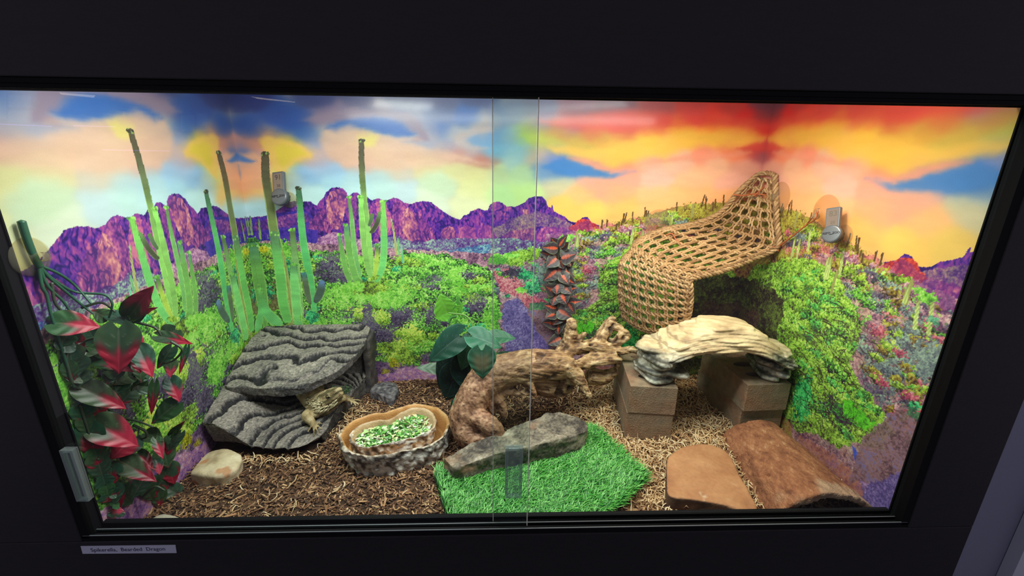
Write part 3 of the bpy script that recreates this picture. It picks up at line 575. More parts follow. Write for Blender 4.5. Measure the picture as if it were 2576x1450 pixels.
# big clump at the corner
cactus([(690,592,10),(712,650,12),(722,720,16),(730,780,16),(732,815,14)], (150,160,80), (150,160,90), 3, cap=False, seed=11)
cactus([(735,580,14),(741,640,18),(748,700,18),(756,760,14),(758,812,14)], MD, (135,185,110), 5, seed=12)
cactus([(751,476,14),(755,525,17),(762,600,19),(772,660,22),(783,720,20),(790,780,14)], (70,110,80), (95,190,110), 5, seed=13)
cactus([(640,620,20),(646,660,26),(656,720,30),(662,780,30),(660,822,24)], BG, GR, 7, seed=14)
cactus([(652,720,10),(668,780,26),(690,806,34),(702,815,20)], GR, (120,200,120), 7, cap=False, seed=15)
cactus([(667,390,18),(669,448,21),(680,517,23),(688,575,25),(697,620,27)], DK, (125,150,80), 7, seed=16, tt=.95)
cactus([(690,592,22),(697,640,26),(706,700,28),(712,760,28),(722,802,26)], (95,135,95), (115,195,100), 7, seed=17)
cactus([(738,668,18),(741,710,24),(745,760,26),(750,812,24)], (105,160,105), (130,210,120), 6, seed=18)
cactus([(764,685,12),(768,710,17),(775,745,16),(780,764,8)], (60,120,130), (95,110,85), 6, seed=19)
cactus([(810,712,16),(807,730,23),(800,748,22),(794,758,12)], (95,125,165), (75,95,85), 7, cap=False, seed=20)
blob(662, 628, 14, 9, leafy(YEL, 140, 3), warp=.003); blob(622, 636, 10, 10, leafy(YEL, 140, 4), warp=.003)
for X, Y0, Y1, X1 in [(2000,600,650,1990),(2012,605,650,2004),(2092,645,700,2080),(2083,650,700,2074),(2120,640,690,2112),(2040,570,630,2032),(2310,760,825,2300),(2345,765,840,2335),(2285,720,760,2275)]:
    cactus([(X, Y0, 6), ((X+X1)/2, (Y0+Y1)/2, 7), (X1, Y1, 7)], (150,160,96), (176,196,116), 3, 'R', False, X)
for X, Y in [(2345,800),(2338,806),(2353,809)]: shrub(X, Y, 9, 10, [(60,120,95),(90,165,125),(130,200,160)], 'R', X)
# lens of scrub in front of the clump feet
for px, py, rx, ry, c in [(925,725,46,14,GRNY),(890,720,24,12,GRN[3:]),(720,836,90,14,GRNY),(800,812,40,20,GRN[2:]),(940,700,14,8,GRNY),(785,800,16,18,TEAL)]:
    blob(px, py, rx, ry, leafy(c, 150, px*.02, 2.3), seed=py*.2, warp=.010)
IMG = np.clip(IMG, 8, 255)

def print_wall(name, to_world, umax, flip):
    """wall panel whose surface carries the print as pigment"""
    nu = int(round(umax/DU))+1; b = MB()
    u, h = GU[:, :nu], GH[:, :nu]; c = IMG[:, :nu] if name != 'wall_right' else IMG[:, ::-1][:, :nu]
    k = flip
    f = lambda a: a[:, ::-1] if k else a
    b.grid(f(to_world(u, h)), f(c))
    u2, h2 = np.meshgrid(np.linspace(0, UU[nu-1], int(umax/.006)), np.linspace(VV[-1], HT, 22))
    b.grid(f(to_world(u2, h2)), f(sky(u2 if name != 'wall_right' else 1.22-u2, h2)))
    return struct(b.build(name, M_PRINT))
M_PRINT = mat('printed_vinyl', attr=True, rough=0.34, var=0.05, vscale=900, spec=0.3, detail=2, coat=.22, bump=.10, bscale=520)
print_wall('wall_back', lambda u, h: np.stack([u-HW, np.full_like(u, D), h], -1), 1.22, False)
print_wall('wall_left', lambda u, h: np.stack([np.full_like(u, -HW), D-u, h], -1), D-0.006, True)
print_wall('wall_right', lambda u, h: np.stack([np.full_like(u, HW), D-u, h], -1), D-0.006, False)
# ------------------------------------------------------------------ cabinet shell, frame and glass
M_BLACK = mat('black_laminate', (23, 19, 22), 0.55, var=0.25, vscale=40, bump=.12, bscale=260, stretch=(1, 1, 6))
M_TRACK = mat('black_track', (16, 16, 19), 0.7, spec=.12)
M_EDGE = mat('track_edge_highlight', (120, 125, 130), 0.32)  # pale colour stands in for highlights along the track ridges
def boxes(name, L, m, bev=.0015):
    b = MB()
    for lo, hi in L: b.box(lo, hi)
    o = b.build(name, m, smooth_=False)
    if bev:
        md = o.modifiers.new('bevel', 'BEVEL'); md.width = bev; md.segments = 2
    return struct(o)
FY0, FY1 = -0.0175, -0.002        # fascia thickness
boxes('wall_front', [((-1.0, FY0, .607), (.728, FY1, 1.05)), ((-1.0, FY0, -.75), (.728, FY1, -.013)), ((-1.0, FY0, -.013), (-.6225, FY1, .607)), ((.6225, FY0, -.013), (.728, FY1, .607))], M_BLACK)
boxes('wall_cabinet', [((.700, FY1, -.75), (.728, .56, 1.05)), ((-1.0, FY1, -.75), (-.972, .56, 1.05)), ((-.972, .535, -.75), (.70, .56, 1.05))], M_BLACK)
boxes('ceiling', [((-.97, -.013, .70), (.70, .534, .72))], mat('cabinet_lid', (60, 55, 52), .7))
boxes('trim_1', [((-.622, -.0165, .601), (.622, .014, .6065)), ((-.622, -.0160, .596), (.622, -.0135, .601)), ((-.622, -.0055, .596), (.622, -.0040, .601)), ((-.622, .0035, .596), (.622, .0055, .601))], M_TRACK, .0006)
boxes('trim_2', [((-.622, -.0165, -.0125), (.622, .006, -.008)), ((-.622, .0035, -.008), (.622, .0055, .0)), ((-.622, -.0055, -.008), (.622, -.0040, -.0035)), ((-.622, -.0165, -.008), (.622, -.0145, -.0035)), ((-.622, .006, -.0125), (.622, .012, -.0005)), ((-.622, .010, -.06), (.622, .012, -.0125))], M_TRACK, .0005)
boxes('trim_3', [((-.6225, -.0165, -.0085), (-.6105, .004, .6)), ((-.6105, .0032, 0), (-.608, .0055, .6))], M_TRACK, .0006)
boxes('trim_4', [((.6105, -.0165, -.0085), (.6225, .004, .6)), ((.608, .0032, 0), (.6105, .0055, .6))], M_TRACK, .0006)
boxes('trim_5', [((-.62, -.0167, -.0036), (.62, -.0152, -.0028)), ((-.62, -.0054, -.0036), (.62, -.0042, -.0028))], M_EDGE, 0)
def hfloor(x, y): return G-.005-.010*smooth(-.1, -.6, x)+.006*smooth(.2, .6, x)+.004*smooth(.3, .5, y)+.008*(fbm3(np.stack([x*9, y*9, x*0+3], -1), 3)-.5)
_x, _y = np.meshgrid(np.linspace(-.609, .609, 240), np.linspace(.012, .509, 100)); b = MB(); _n = fbm2(_x*80, _y*80, 4); _k = smooth(.12, .24, _x+.06*(fbm2(_x*20, _y*20)-.5))[..., None]
b.grid(np.stack([_x, _y, hfloor(_x, _y)], -1), pal(.5+2*(_n-.5), [(42,28,20),(74,52,36),(104,76,54)])*(1-_k)+pal(.5+2*(_n-.5), [(96,66,42),(150,112,76),(190,150,108)])*_k)
struct(b.build('floor', mat('substrate', attr=True, rough=.95, bump=.6, bscale=400)))
M_GLASS = clear_mat('pane_glass', (244, 250, 247), 1.0, .004)
M_GEDGE = mat('glass_edge', (250, 246, 232), 0.4)
M_ACRYL = clear_mat('clear_acrylic', (222, 232, 230), 1.0, .08, .20)
def pane(name, x0, x1, y, edge):
    b = MB(); b.box((x0, y-.002, -.0025), (x1, y+.002, .5985)); o = struct(b.build(name, M_GLASS, smooth_=False))
    e = MB(); x = x0 if edge < 0 else x1
    e.box((x-.0005, y-.0021, -.0025), (x+.0005, y+.0021, .5985)); e.build('glass_edge', M_GEDGE, o, False)
    return o
def pull(parent, px0, py0, px1, py1, y):
    a = aty(px0, py0, y); c = aty(px1, py1, y); x0, x1, z1, z0 = a[0], c[0], a[2], c[2]
    b = MB(); t = .004; d = .009
    b.box((x0, y-.0025, z0), (x1, y, z1))
    b.box((x0, y-d, z0), (x0+t, y-.0025, z1)); b.box((x1-t, y-d, z0), (x1, y-.0025, z1)); b.box((x0+t, y-d, z0), (x1-t, y-.0025, z0+t)); b.box((x0+t, y-d, z1-t), (x1-t, y-.0025, z1))
    o = b.build('finger_pull', M_ACRYL, parent, False); md = o.modifiers.new('bevel', 'BEVEL'); md.width = .0008; md.segments = 2
YF, YR = -.0100, -.0006
xl = aty(1340, 800, YF)[0]; xr = aty(1240, 800, YR)[0]
d1 = pane('door_1', -.6085, xl, YF, 1); d2 = pane('door_2', xr, .6085, YR, -1)
pull(d1, 163, 1124, 238, 1251, YF-.002); pull(d1, 1271, 1119, 1312, 1243, YF-.002)
# the paper name strip on the lower rail
t = thing('name_strip', 'small white paper name strip stuck on the black rail below the glass', 'label', aty(325, 1382, FY0))
a, b_, c_ = aty(204, 1374, FY0), aty(442, 1371, FY0), aty(445, 1391, FY0); d_ = aty(209, 1393, FY0)
q = MB(); n0 = np.array([0, -.0002, 0]); n1 = np.array([0, -.0008, 0])
P = np.array([d_, c_, b_, a]); q.loft(np.stack([P+n0, P+n1])); q.build('paper', mat('label_paper', (200, 205, 222), .7), t, False)
def text(name, s, loc, size, m, parent, rot=(math.pi/2, 0, 0), align='CENTER', depth=.0001, bold=0.0, matrix=None):
    c = bpy.data.curves.new(name, 'FONT'); c.body = s; c.size = size; c.align_x = align; c.align_y = 'CENTER'; c.extrude = depth; c.offset = bold
    o = bpy.data.objects.new(name, c); COL.objects.link(o)
    o.matrix_world = matrix if matrix else Matrix.Translation(Vector(loc)) @ Matrix.Rotation(rot[2], 4, 'Z') @ Matrix.Rotation(rot[0], 4, 'X')
    dg = bpy.context.evaluated_depsgraph_get(); me = bpy.data.meshes.new_from_object(o.evaluated_get(dg)); mw = o.matrix_world.copy()
    if not matrix: mw = Matrix.Translation(Vector(loc)) @ Matrix.Rotation(rot[2], 4, 'Z') @ Matrix.Rotation(rot[0], 4, 'X')
    bpy.data.objects.remove(o, do_unlink=True); me.transform(mw); me.materials.clear(); me.materials.append(m); me.name = name
    o = bpy.data.objects.new(name, me); COL.objects.link(o); o.parent = parent; o.matrix_parent_inverse = Matrix.Translation(-Vector(parent.location))
    return o
mid = (np.array(a)+c_)/2
text('printed_words', 'Spikerella,  Bearded  Dragon', (mid[0]-.001, FY0-.0009, mid[2]+.0003), .0092, mat('label_ink', (40, 40, 80), .7), t)
# room beyond the cabinet
M_ROOM = mat('painted_room_wall', (150, 156, 176), .8)
boxes('wall_room', [((.60, .60, -.9), (2.6, .62, 1.6))], M_ROOM, 0)
_e = aty(2545, 1360, .598)[0]
boxes('wall_side', [((_e, .56, -.9), (2.6, .598, 1.6))], mat('pale_room_wall', (225, 232, 240), .8), 0)
boxes('floor_room', [((-2.5, -3.0, -.92), (2.6, .62, -.90))], mat('room_floor', (120, 122, 130), .6), 0)
# ------------------------------------------------------------------ rocks, bricks, bowls
def slab(b, outline, zt, zb, rings=10, edge_in=.0):
    """closed stone from a top-view outline; zt/zb are heights or functions of (x, y)"""
    P = np.array(outline, float); n = len(P); Q = spline(np.vstack([P, P[:1]]), n*5+1)[:-1] if n > 3 else P
    c = Q.mean(0); rr = np.linspace(1, .03, rings); F = lambda f, q: f(q[:, 0], q[:, 1]) if callable(f) else np.full(len(q), f)
    L = []
    for r in rr[::-1]: q = c+(Q-c)*r*(1-edge_in); L.append(np.c_[q, F(zb, q)])
    for r in rr: q = c+(Q-c)*r; L.append(np.c_[q, F(zt, q)])
    b.loft(L)
def stone(name, parent, b, voxel, disp, colf, m, relax=2):
    V, Q, N = b.remesh(voxel, relax); d = disp(V, N); W = V+(N*d[:, None] if d.ndim == 1 else d)
    return mkmesh(name, W, Q, None, m, parent, colf(V, N, d))
M_SLATE = mat('dark_slate_resin', attr=True, rough=.62, var=.28, vscale=420, bump=.8, bscale=700, spec=.5)
M_STONE = mat('pale_stone', attr=True, rough=.75, var=.12, vscale=160, bump=.35, bscale=300)
# -- corner hide
t = thing('rock_hide', 'large dark layered slate cave hide in the back left corner', 'reptile hide', (-.47, .35, -.05))
def zleft(y): return np.minimum(.030+(y-.23)*.42, .118)
def zroof(x, y):
    r = .060+(y-.295)*.30
    return np.minimum(zleft(y)+(r-zleft(y))*smooth(-.60, -.47, x), .122)
def zbase(x, y):
    k = smooth(-.595, -.50, x); return np.minimum(zleft(y)-.004, .06)*(1-k)+(-.023+.10*(y-.21))*k
SL = [(20,19,22),(46,44,48),(118,111,106),(162,152,142),(206,194,178)]
def saw(w_): f = w_-np.floor(w_); return f
def strata_roof(V):
    x, y, z = V.T; q = np.c_[x*8, y*8, z*8]
    return (y-.16*(x+.47)*(1+2*(y-.4)))*25+2.6*(fbm3(q, 3)-.5)*2+.28*(fbm3(V*45, 4, .6)-.5)*2
def strata_base(V):
    x, y, z = V.T; ang = np.arctan2(y-.385, x+.345); return -ang*5.0+3.4*(fbm3(np.c_[x*9, y*9, z*3], 3)-.5)+np.hypot(x+.345, y-.385)*14+.3*(fbm3(V*45, 4, .6)-.5)*2
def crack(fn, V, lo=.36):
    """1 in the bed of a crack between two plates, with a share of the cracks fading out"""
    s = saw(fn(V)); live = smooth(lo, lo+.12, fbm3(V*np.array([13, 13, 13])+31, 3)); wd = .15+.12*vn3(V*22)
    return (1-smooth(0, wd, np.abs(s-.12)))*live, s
def sdisp(fn, amp):
    def f(V, N):
        cr, s = crack(fn, V, .20 if fn is strata_base else .34); up = smooth(.15, .7, N[:, 2]); h = amp*((.5-s)*.75*smooth(.0, .10, s)-1.25*cr)+.0016*(fbm3(V*160, 3, .65)-.5)
        return np.c_[np.zeros((len(V), 2)), h*up]+N*(((.0022+.004*(1-up))*(fbm3(V*50, 4, .6)-.5)+.012*(fbm3(V*22, 4, .6)-.5)*(1-up)))[:, None]
    return f
def scol(fn):  # dark wash in the cracks paints crevice shade into the colour
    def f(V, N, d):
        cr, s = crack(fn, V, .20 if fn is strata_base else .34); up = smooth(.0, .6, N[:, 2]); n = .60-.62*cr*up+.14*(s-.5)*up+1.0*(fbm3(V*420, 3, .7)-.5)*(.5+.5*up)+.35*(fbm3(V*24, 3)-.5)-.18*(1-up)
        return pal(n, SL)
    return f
b = MB(); slab(b, [(-.602,.502),(-.47,.503),(-.352,.502),(-.338,.46),(-.340,.42),(-.356,.375),(-.383,.332),(-.42,.303),(-.46,.291),(-.51,.293),(-.555,.303),(-.602,.318)], lambda x, y: zroof(x, y), lambda x, y: zroof(x, y)-.020)
b.box((-.602,.468,-.04), (-.36,.503,.10))
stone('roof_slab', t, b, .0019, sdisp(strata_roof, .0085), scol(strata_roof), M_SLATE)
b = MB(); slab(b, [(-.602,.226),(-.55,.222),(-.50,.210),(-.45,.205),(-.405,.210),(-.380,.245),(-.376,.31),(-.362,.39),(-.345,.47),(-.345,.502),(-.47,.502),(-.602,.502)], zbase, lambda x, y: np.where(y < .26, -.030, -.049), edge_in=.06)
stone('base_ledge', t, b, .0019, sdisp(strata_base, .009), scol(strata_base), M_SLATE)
b = MB(); b.loft([[(-.353,.452,-.05),(-.336,.450,-.05),(-.334,.503,-.05),(-.355,.503,-.05)], [(-.352,.456,.02),(-.338,.455,.02),(-.336,.503,.02),(-.354,.503,.02)], [(-.350,.448,.075),(-.330,.448,.08),(-.330,.503,.08),(-.352,.503,.08)], [(-.354,.445,.104),(-.331,.45,.100),(-.331,.503,.106),(-.356,.503,.108)]])
b.loft([[(-.385,.475,-.05),(-.345,.470,-.05),(-.345,.503,-.05),(-.385,.503,-.05)], [(-.375,.478,.035),(-.345,.476,.035),(-.345,.503,.035),(-.375,.503,.035)]])
stone('side_post', t, b, .0025, lambda V, N: .008*(fbm3(V*35, 4)-.5), lambda V, N, d: pal(.42+1.1*(fbm3(V*45, 4)-.5), [(40,38,42),(75,70,70),(105,98,92),(120,95,85)]), M_SLATE)
# -- loose stones
def lump(name, label, outline_px, z0, h, cols, freq=30, amp=.005, voxel=.0025, m=None, dome=.4, tint=None, lean=(0, 0)):
    P = np.array([gz(px, py, z0+h*.75)[:2] for px, py in outline_px]); c = P.mean(0); R = np.linalg.norm(P-c, axis=1).max()
    o = thing(name, label, 'stone', (c[0], c[1], z0)); b = MB()
    slab(b, P, lambda x, y: z0+h*(1-dome*(((x-c[0])**2+(y-c[1])**2)/R/R))+lean[0]*(x-c[0])+lean[1]*(y-c[1]), z0-.012)
    stone('stone', o, b, voxel, lambda V, N: amp*2*(fbm3(V*freq, 4)-.5), lambda V, N, d: (tint(V, N) if tint else pal(.5+1.8*(fbm3(V*freq*1.4+3, 4)-.5), cols)), m or M_STONE); return o
lump('stone', 'small dark grey speckled flat stone between the rock hide and the bowl', [(930,985),(945,965),(985,962),(1002,975),(990,1005),(970,1000)], -.040, .018, [(52,50,56),(88,84,90),(122,116,118),(160,154,152)], 130, .003, .002)
PALE = [(150,128,100),(196,176,142),(222,204,172),(230,218,190)]
def tint1(V, N):
    c = pal(.5+1.6*(fbm3(V*34+3, 4)-.5), PALE); k = smooth(.60, .66, fbm3(V*np.array([40, 40, 60])+27, 3))[:, None]*.7; return c*(1-k)+np.array([186, 124, 84.])*k
lump('stone', 'cream coloured flat stone at the left wall below the rock hide', [(478,1190),(500,1160),(530,1132),(560,1130),(600,1140),(608,1155),(590,1180),(540,1198)], -.050, .026, PALE, 34, .004, tint=tint1)
lump('stone', 'pale grey stone half hidden by the front rail at lower left', [(345,1318),(370,1308),(420,1300),(455,1308),(470,1318),(440,1345),(370,1350)], -.048, .034, [(120,112,100),(165,155,138),(190,182,165)], 34, .004)
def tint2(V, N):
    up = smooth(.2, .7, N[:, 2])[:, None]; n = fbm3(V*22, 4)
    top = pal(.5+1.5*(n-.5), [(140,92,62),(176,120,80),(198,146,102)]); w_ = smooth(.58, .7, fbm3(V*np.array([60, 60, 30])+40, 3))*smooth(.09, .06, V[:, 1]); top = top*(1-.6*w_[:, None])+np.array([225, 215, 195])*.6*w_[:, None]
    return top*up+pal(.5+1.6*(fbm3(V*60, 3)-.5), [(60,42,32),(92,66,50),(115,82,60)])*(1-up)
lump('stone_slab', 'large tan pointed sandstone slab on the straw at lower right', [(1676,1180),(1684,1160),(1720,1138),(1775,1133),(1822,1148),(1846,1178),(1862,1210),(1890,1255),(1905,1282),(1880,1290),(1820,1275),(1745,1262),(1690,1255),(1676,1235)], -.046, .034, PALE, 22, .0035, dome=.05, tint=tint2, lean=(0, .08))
def tint3(V, N):
    n = .6*fbm3(V*np.array([40, 40, 90]), 4, .6)+.4*fbm3(V*300, 3, .7); c = pal(.52+2.6*(n-.5), [(48,42,40),(86,78,70),(122,112,98),(152,140,122),(186,176,160)])
    k = (smooth(.60, .74, fbm3(V*16+30, 3))*.8)[:, None]; return c*(1-k)+np.array([150, 108, 82.])*k
o = lump('stone_slab', 'long grey weathered stone slab on the grass mat under the driftwood', [(1113,1150),(1143,1178),(1200,1168),(1250,1155),(1330,1142),(1400,1124),(1474,1098),(1466,1068),(1405,1050),(1330,1072),(1250,1105),(1180,1128)], -.046, .062, PALE, 46, .007, .0022, dome=.20, tint=tint3, lean=(.05, 0))
# -- bricks
M_BRICK = mat('fired_brick', (150, 110, 84), .85, var=.25, vscale=70, bump=.9, bscale=300, mix2=(140, 126, 104), mscale=14)
def brick_mesh():
    L, W_, H_ = .185, .096, .0635
    b = MB(); b.box((-W_/2, 0, 0), (W_/2, L, H_)); o = b.build('temporary', None, None, False)
    hs = []
    for y in (.045, .0925, .14):
        h = MB(); th = np.linspace(0, 2*math.pi, 25)[:-1]; c = np.c_[np.cos(th)*.024, y+np.sin(th)*.011]
        h.loft([np.c_[c, np.full(24, -.01)], np.c_[c, np.full(24, H_+.01)]]); ho = h.build('temporary', None); hs.append(ho)
        md = o.modifiers.new('h', 'BOOLEAN'); md.operation = 'DIFFERENCE'; md.object = ho; md.solver = 'EXACT'
    md = o.modifiers.new('b', 'BEVEL'); md.width = .004; md.segments = 3; md.limit_method = 'ANGLE'
    dg = bpy.context.evaluated_depsgraph_get(); me = bpy.data.meshes.new_from_object(o.evaluated_get(dg)); me.name = 'brick'
    for q in [o]+hs: bpy.data.objects.remove(q, do_unlink=True)
    me.materials.clear(); me.materials.append(M_BRICK); return me
bm_ = brick_mesh(); LFT, RGT = gz(1573, 1105, G), gz(1857, 1108, G)
for i, (x, y, z, rz, lab) in enumerate([(LFT[0]+.0475, .247, G-.003, -.12, 'lower clay brick of the left stack, beside the driftwood'), (LFT[0]+.0490, .245, G+.061, -.12, 'upper clay brick of the left stack, carrying the left foot of the stone arch'),
                                     (.5550, .262, G-.003, .06, 'lower clay brick of the right stack, behind the bark log'), (.5535, .254, G+.061, .05, 'upper clay brick of the right stack, carrying the right foot of the stone arch')]):
    o = bpy.data.objects.new('brick', bm_); COL.objects.link(o); o.location = (x, y, z); o.rotation_euler = (0, 0, rz); tag(o, lab, 'brick', 'bricks under the stone arch')
# -- stone arch on the bricks
ZB = G+.061+.0630
t = thing('stone_arch', 'cream layered stone arch bridging the two brick stacks', 'reptile hide', (.445, .30, ZB)); b = MB(); rr = random.Random(4)
def plate(c, rx, ry, h, tilt, seed, yaw=0):
    th = np.linspace(0, 2*math.pi, 29)[:-1]; r = 1+.16*np.array([math.sin(a*2+seed)+.6*math.sin(a*3+seed*2)+.5*math.sin(a*5+seed*3) for a in th])
    L = []
    for k, (s_, z) in enumerate([(.55, -.5), (.80, -.5), (.98, -.15), (1.0, .05), (.84, .5), (.5, .55)]):
        x = rx*s_*r*np.cos(th); y = ry*s_*r*np.sin(th); zz = np.full(28, z*h)
        L.append(np.c_[c[0]+x*math.cos(tilt)+zz*math.sin(tilt), c[1]+y, c[2]-x*math.sin(tilt)+zz*math.cos(tilt)])
    b.loft(L)
YA = .300
for k in range(5): plate((.330+.006*math.sin(k*2.1)-.005*(k > 2), YA+.004*math.cos(k*3), ZB+.0085+k*.0150), .041+.007*math.sin(k*1.7+.5), .055+.006*math.sin(k*2.7), .0165, .05*math.sin(k*2), k*1.9)
for k in range(5): plate((.574+.003*math.sin(k*2.3), YA, ZB+.008+k*.0148), .026+.005*math.sin(k*1.3), .047+.005*math.sin(k*1.9), .0162, .05*math.sin(k*3), k*2.3+1)
for k in range(7):   # bent beds of rock spanning the legs
    s0, s1 = [-.11, -.13, -.08, -.02, .06, .16, .30][k], [1.14, 1.16, 1.15, 1.10, 1.00, .90, .78][k]; L = []
    for s_ in np.linspace(s0, s1, 44):
        x = .332+.240*s_; c = max(0, 1-abs(2*s_-1)**2.6) if 0 < s_ < 1 else -.35*max(-s_, s_-1)*4; z = ZB+.057+.024*c+k*.0066-.010*max(0, s_-.75)*4
        e = min(1, (s_-s0)/.07+.02, (s1-s_)/.07+.02); dpt = (.063-.0016*k*k**.5+.009*(vn3(np.array([s_*5, k*3.3, 1.5]))-.5)+.002*math.sin(s_*17+k*2))*math.sqrt(e); h = .0043*math.sqrt(e); yo = YA+.006*(vn3(np.array([s_*4, k*5.1, 8]))-.5)
        L.append([(x, yo-dpt*.90, z-h), (x, yo-dpt, z-h*.2), (x, yo-dpt*.985, z+h*.3), (x, yo-dpt*.88, z+h), (x, yo+dpt*.88, z+h), (x, yo+dpt, z), (x, yo+dpt*.9, z-h)])
    b.loft(L)
def arch_col(V, N, d):
    n = fbm3(V*np.array([30, 30, 70]), 4); c = pal(.55+1.3*(n-.5), [(150,125,98),(205,178,138),(232,208,165),(240,222,184)])
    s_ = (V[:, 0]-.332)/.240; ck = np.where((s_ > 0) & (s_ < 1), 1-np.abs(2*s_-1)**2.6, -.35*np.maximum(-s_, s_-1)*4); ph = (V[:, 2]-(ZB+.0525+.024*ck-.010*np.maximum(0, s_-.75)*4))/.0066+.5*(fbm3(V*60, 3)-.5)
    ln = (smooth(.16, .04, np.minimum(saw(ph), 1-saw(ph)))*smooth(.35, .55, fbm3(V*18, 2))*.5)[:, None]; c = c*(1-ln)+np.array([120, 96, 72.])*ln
    low = 1-smooth(ZB+.060, ZB+.085, V[:, 2]+.012*(fbm3(V*40, 3)-.5)); n2 = fbm3(V*140, 4, .65); g = pal(.5+1.6*(n-.5)+1.8*(n2-.5), [(58,60,58),(116,118,110),(168,166,152),(206,204,190)]); pl = saw((V[:, 2]-ZB)/.0150+.25*(fbm3(V*50, 3)-.5)); g = g*(1-.62*smooth(.22, .04, np.minimum(pl, 1-pl)))[:, None]  # plate grooves darkened in the colour to strengthen their shade
    k = (low*.85)[:, None]; return c*(1-k)+g*k
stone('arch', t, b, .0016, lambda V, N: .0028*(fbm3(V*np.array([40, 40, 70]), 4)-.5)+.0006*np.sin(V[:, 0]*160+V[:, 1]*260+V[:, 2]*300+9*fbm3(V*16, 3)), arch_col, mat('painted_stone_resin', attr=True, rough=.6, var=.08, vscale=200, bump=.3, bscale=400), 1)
# -- cork bark half log
t = thing('bark_log', 'reddish brown hollow bark half log against the right wall', 'log', (.53, .13, G)); b = MB()
th = np.linspace(-.12*math.pi, 1.12*math.pi, 40); L = []
for k, y in enumerate(np.linspace(.242, .018, 60)):
    f = k/59; cx = .532-.010*f; rx = .073+.016*f; rz = .056+.014*f; rag = 0
    ro = 1+.05*(fbm3(np.c_[np.cos(th)*3, np.sin(th)*3, np.full(40, y*14)], 4)-.5)*2; e = .5 if k == 0 else 1
    o_ = np.c_[cx+rx*ro*np.cos(th), np.full(40, y), G-.008+.000+rz*ro*np.sin(th)]; i_ = np.c_[cx+(rx-.010)*np.cos(th[::-1]), np.full(40, y), G-.008+(rz-.010)*np.sin(th[::-1])]
    L.append(np.vstack([o_, i_]))
b.loft(L)
KN = np.array([.462, .085, -.004])
def log_d(V, N):
    q = np.linalg.norm(V-KN, axis=1); f = fbm3(V*np.array([90, 40, 90]), 5, .65)
    return .0085*(f-.5)+.004*(fbm3(V*24, 3)-.5)+.010*np.exp(-(q/.016)**2)-.014*np.exp(-(q/.006)**2)
def log_c(V, N, d):
    n = .55*fbm3(V*np.array([90, 50, 90]), 4, .62)+.45*fbm3(V*np.array([320, 150, 320]), 3, .7); c = pal(.5+2.0*(n-.5), [(96,54,36),(132,80,54),(154,98,66),(172,116,80),(200,158,120)])
    k = smooth(.56, .68, fbm3(V*np.array([14, 10, 14])+5, 3))*smooth(.12, .06, V[:, 1]); c = c*(1-.5*k[:, None])+np.array([196, 182, 160])*.5*k[:, None]; return c
stone('bark', t, b, .0024, log_d, log_c, mat('cork_bark', attr=True, rough=.85, var=.2, vscale=500, bump=1.0, bscale=420), 1)
# -- two nested bowls
def bowl_outline(pts, z): 
    P = np.array([gz(px, py, z)[:2] for px, py in pts]); return spline(np.vstack([P, P[:1]]), 221)[:-1]
OUT = bowl_outline([(849,1098),(868,1072),(900,1052),(942,1041),(975,1038),(1010,1026),(1060,1017),(1105,1028),(1132,1056),(1124,1090),(1095,1116),(1040,1132),(975,1147),(910,1150),(868,1132)], .004)
INN = bowl_outline([(876,1096),(905,1071),(948,1060),(980,1058),(1012,1038),(1055,1028),(1085,1036),(1098,1062),(1090,1082),(1058,1098),(1010,1112),(965,1122),(918,1128),(884,1116)], .002)
BC = OUT.mean(0)
def bowl(name, label, O, zb, zt, wall, floor_z, cols_out, cols_in, seed, base=.92):
    c = O.mean(0); t = thing(name, label, 'bowl', (c[0], c[1], zb)); sc = lambda k: c+(O-c)*k; L = []; C = []
    n = len(O); fz = lambda z: np.full(n, z)
    prof = [(base-.02, zb, 0), (base, zb, 0)]+[(base+(1-base)*s_, zb+(zt-zb)*s_, 0) for s_ in np.linspace(.08, .95, 20)]+[(1.0, zt-.001, .5), (.985, zt+.0012, .75), (.965, zt+.0012, .85), (.955-wall, zt-.001, 1)]+[(.95-wall-.06*s_, zt-(zt-floor_z)*s_, 1) for s_ in np.linspace(.15, 1, 7)]+[(.5, floor_z, 1), (.1, floor_z, 1)]
    for k, z, inn in prof:
        q = sc(k); r = fbm3(np.c_[q*38, np.full(n, z*30+seed)], 4)-.5; r2 = fbm3(np.c_[q*110, np.full(n, z*110+seed)], 3)-.5
        a = (1-inn); off = (.016*r+.013*r2)*a*(1 if zb < z < zt-.0005 else .4); dirv = (q-c)/np.linalg.norm(q-c, axis=1)[:, None]
        q = q+dirv*off[:, None]; zz = fz(z)+(.007*(fbm3(np.c_[q*45, fz(seed)], 3)-.5) if abs(z-zt) < .003 else 0)
        L.append(np.c_[q, zz]); m = fbm3(np.c_[q*60, fz(z*60+seed)], 4)
        m2 = fbm3(np.c_[q*150, fz(z*150+seed)], 3); fr = smooth(c[1]+.02, c[1]-.02, q[:, 1])[:, None]*(.75 if zt-z < .006 and inn < 1 else 0); co = pal(.52+2.0*(m-.5)+2.2*(m2-.5), cols_out); ci = pal(.5+1.0*(m-.5), cols_in); k_ = np.maximum(inn*(1-fr), 0); k_ = k_ if np.ndim(k_) else np.full((n, 1), k_); C.append(co*(1-k_)+ci*k_)
    b = MB(); b.loft(L, True, True, np.array(C)); b.build('bowl', mat(name+'_resin', attr=True, rough=.45, var=.15, vscale=400, bump=.6, bscale=420), t); return t
ROCKY = [(64,58,56),(122,114,108),(178,170,162),(222,216,206),(240,236,228)]
bowl('stone_bowl', 'larger rock-sided kidney shaped bowl with orange tan inside, holding the smaller bowl', OUT, -.048, .004, .02, -.036, ROCKY, [(196,138,78),(216,160,98),(226,178,120)], 3)
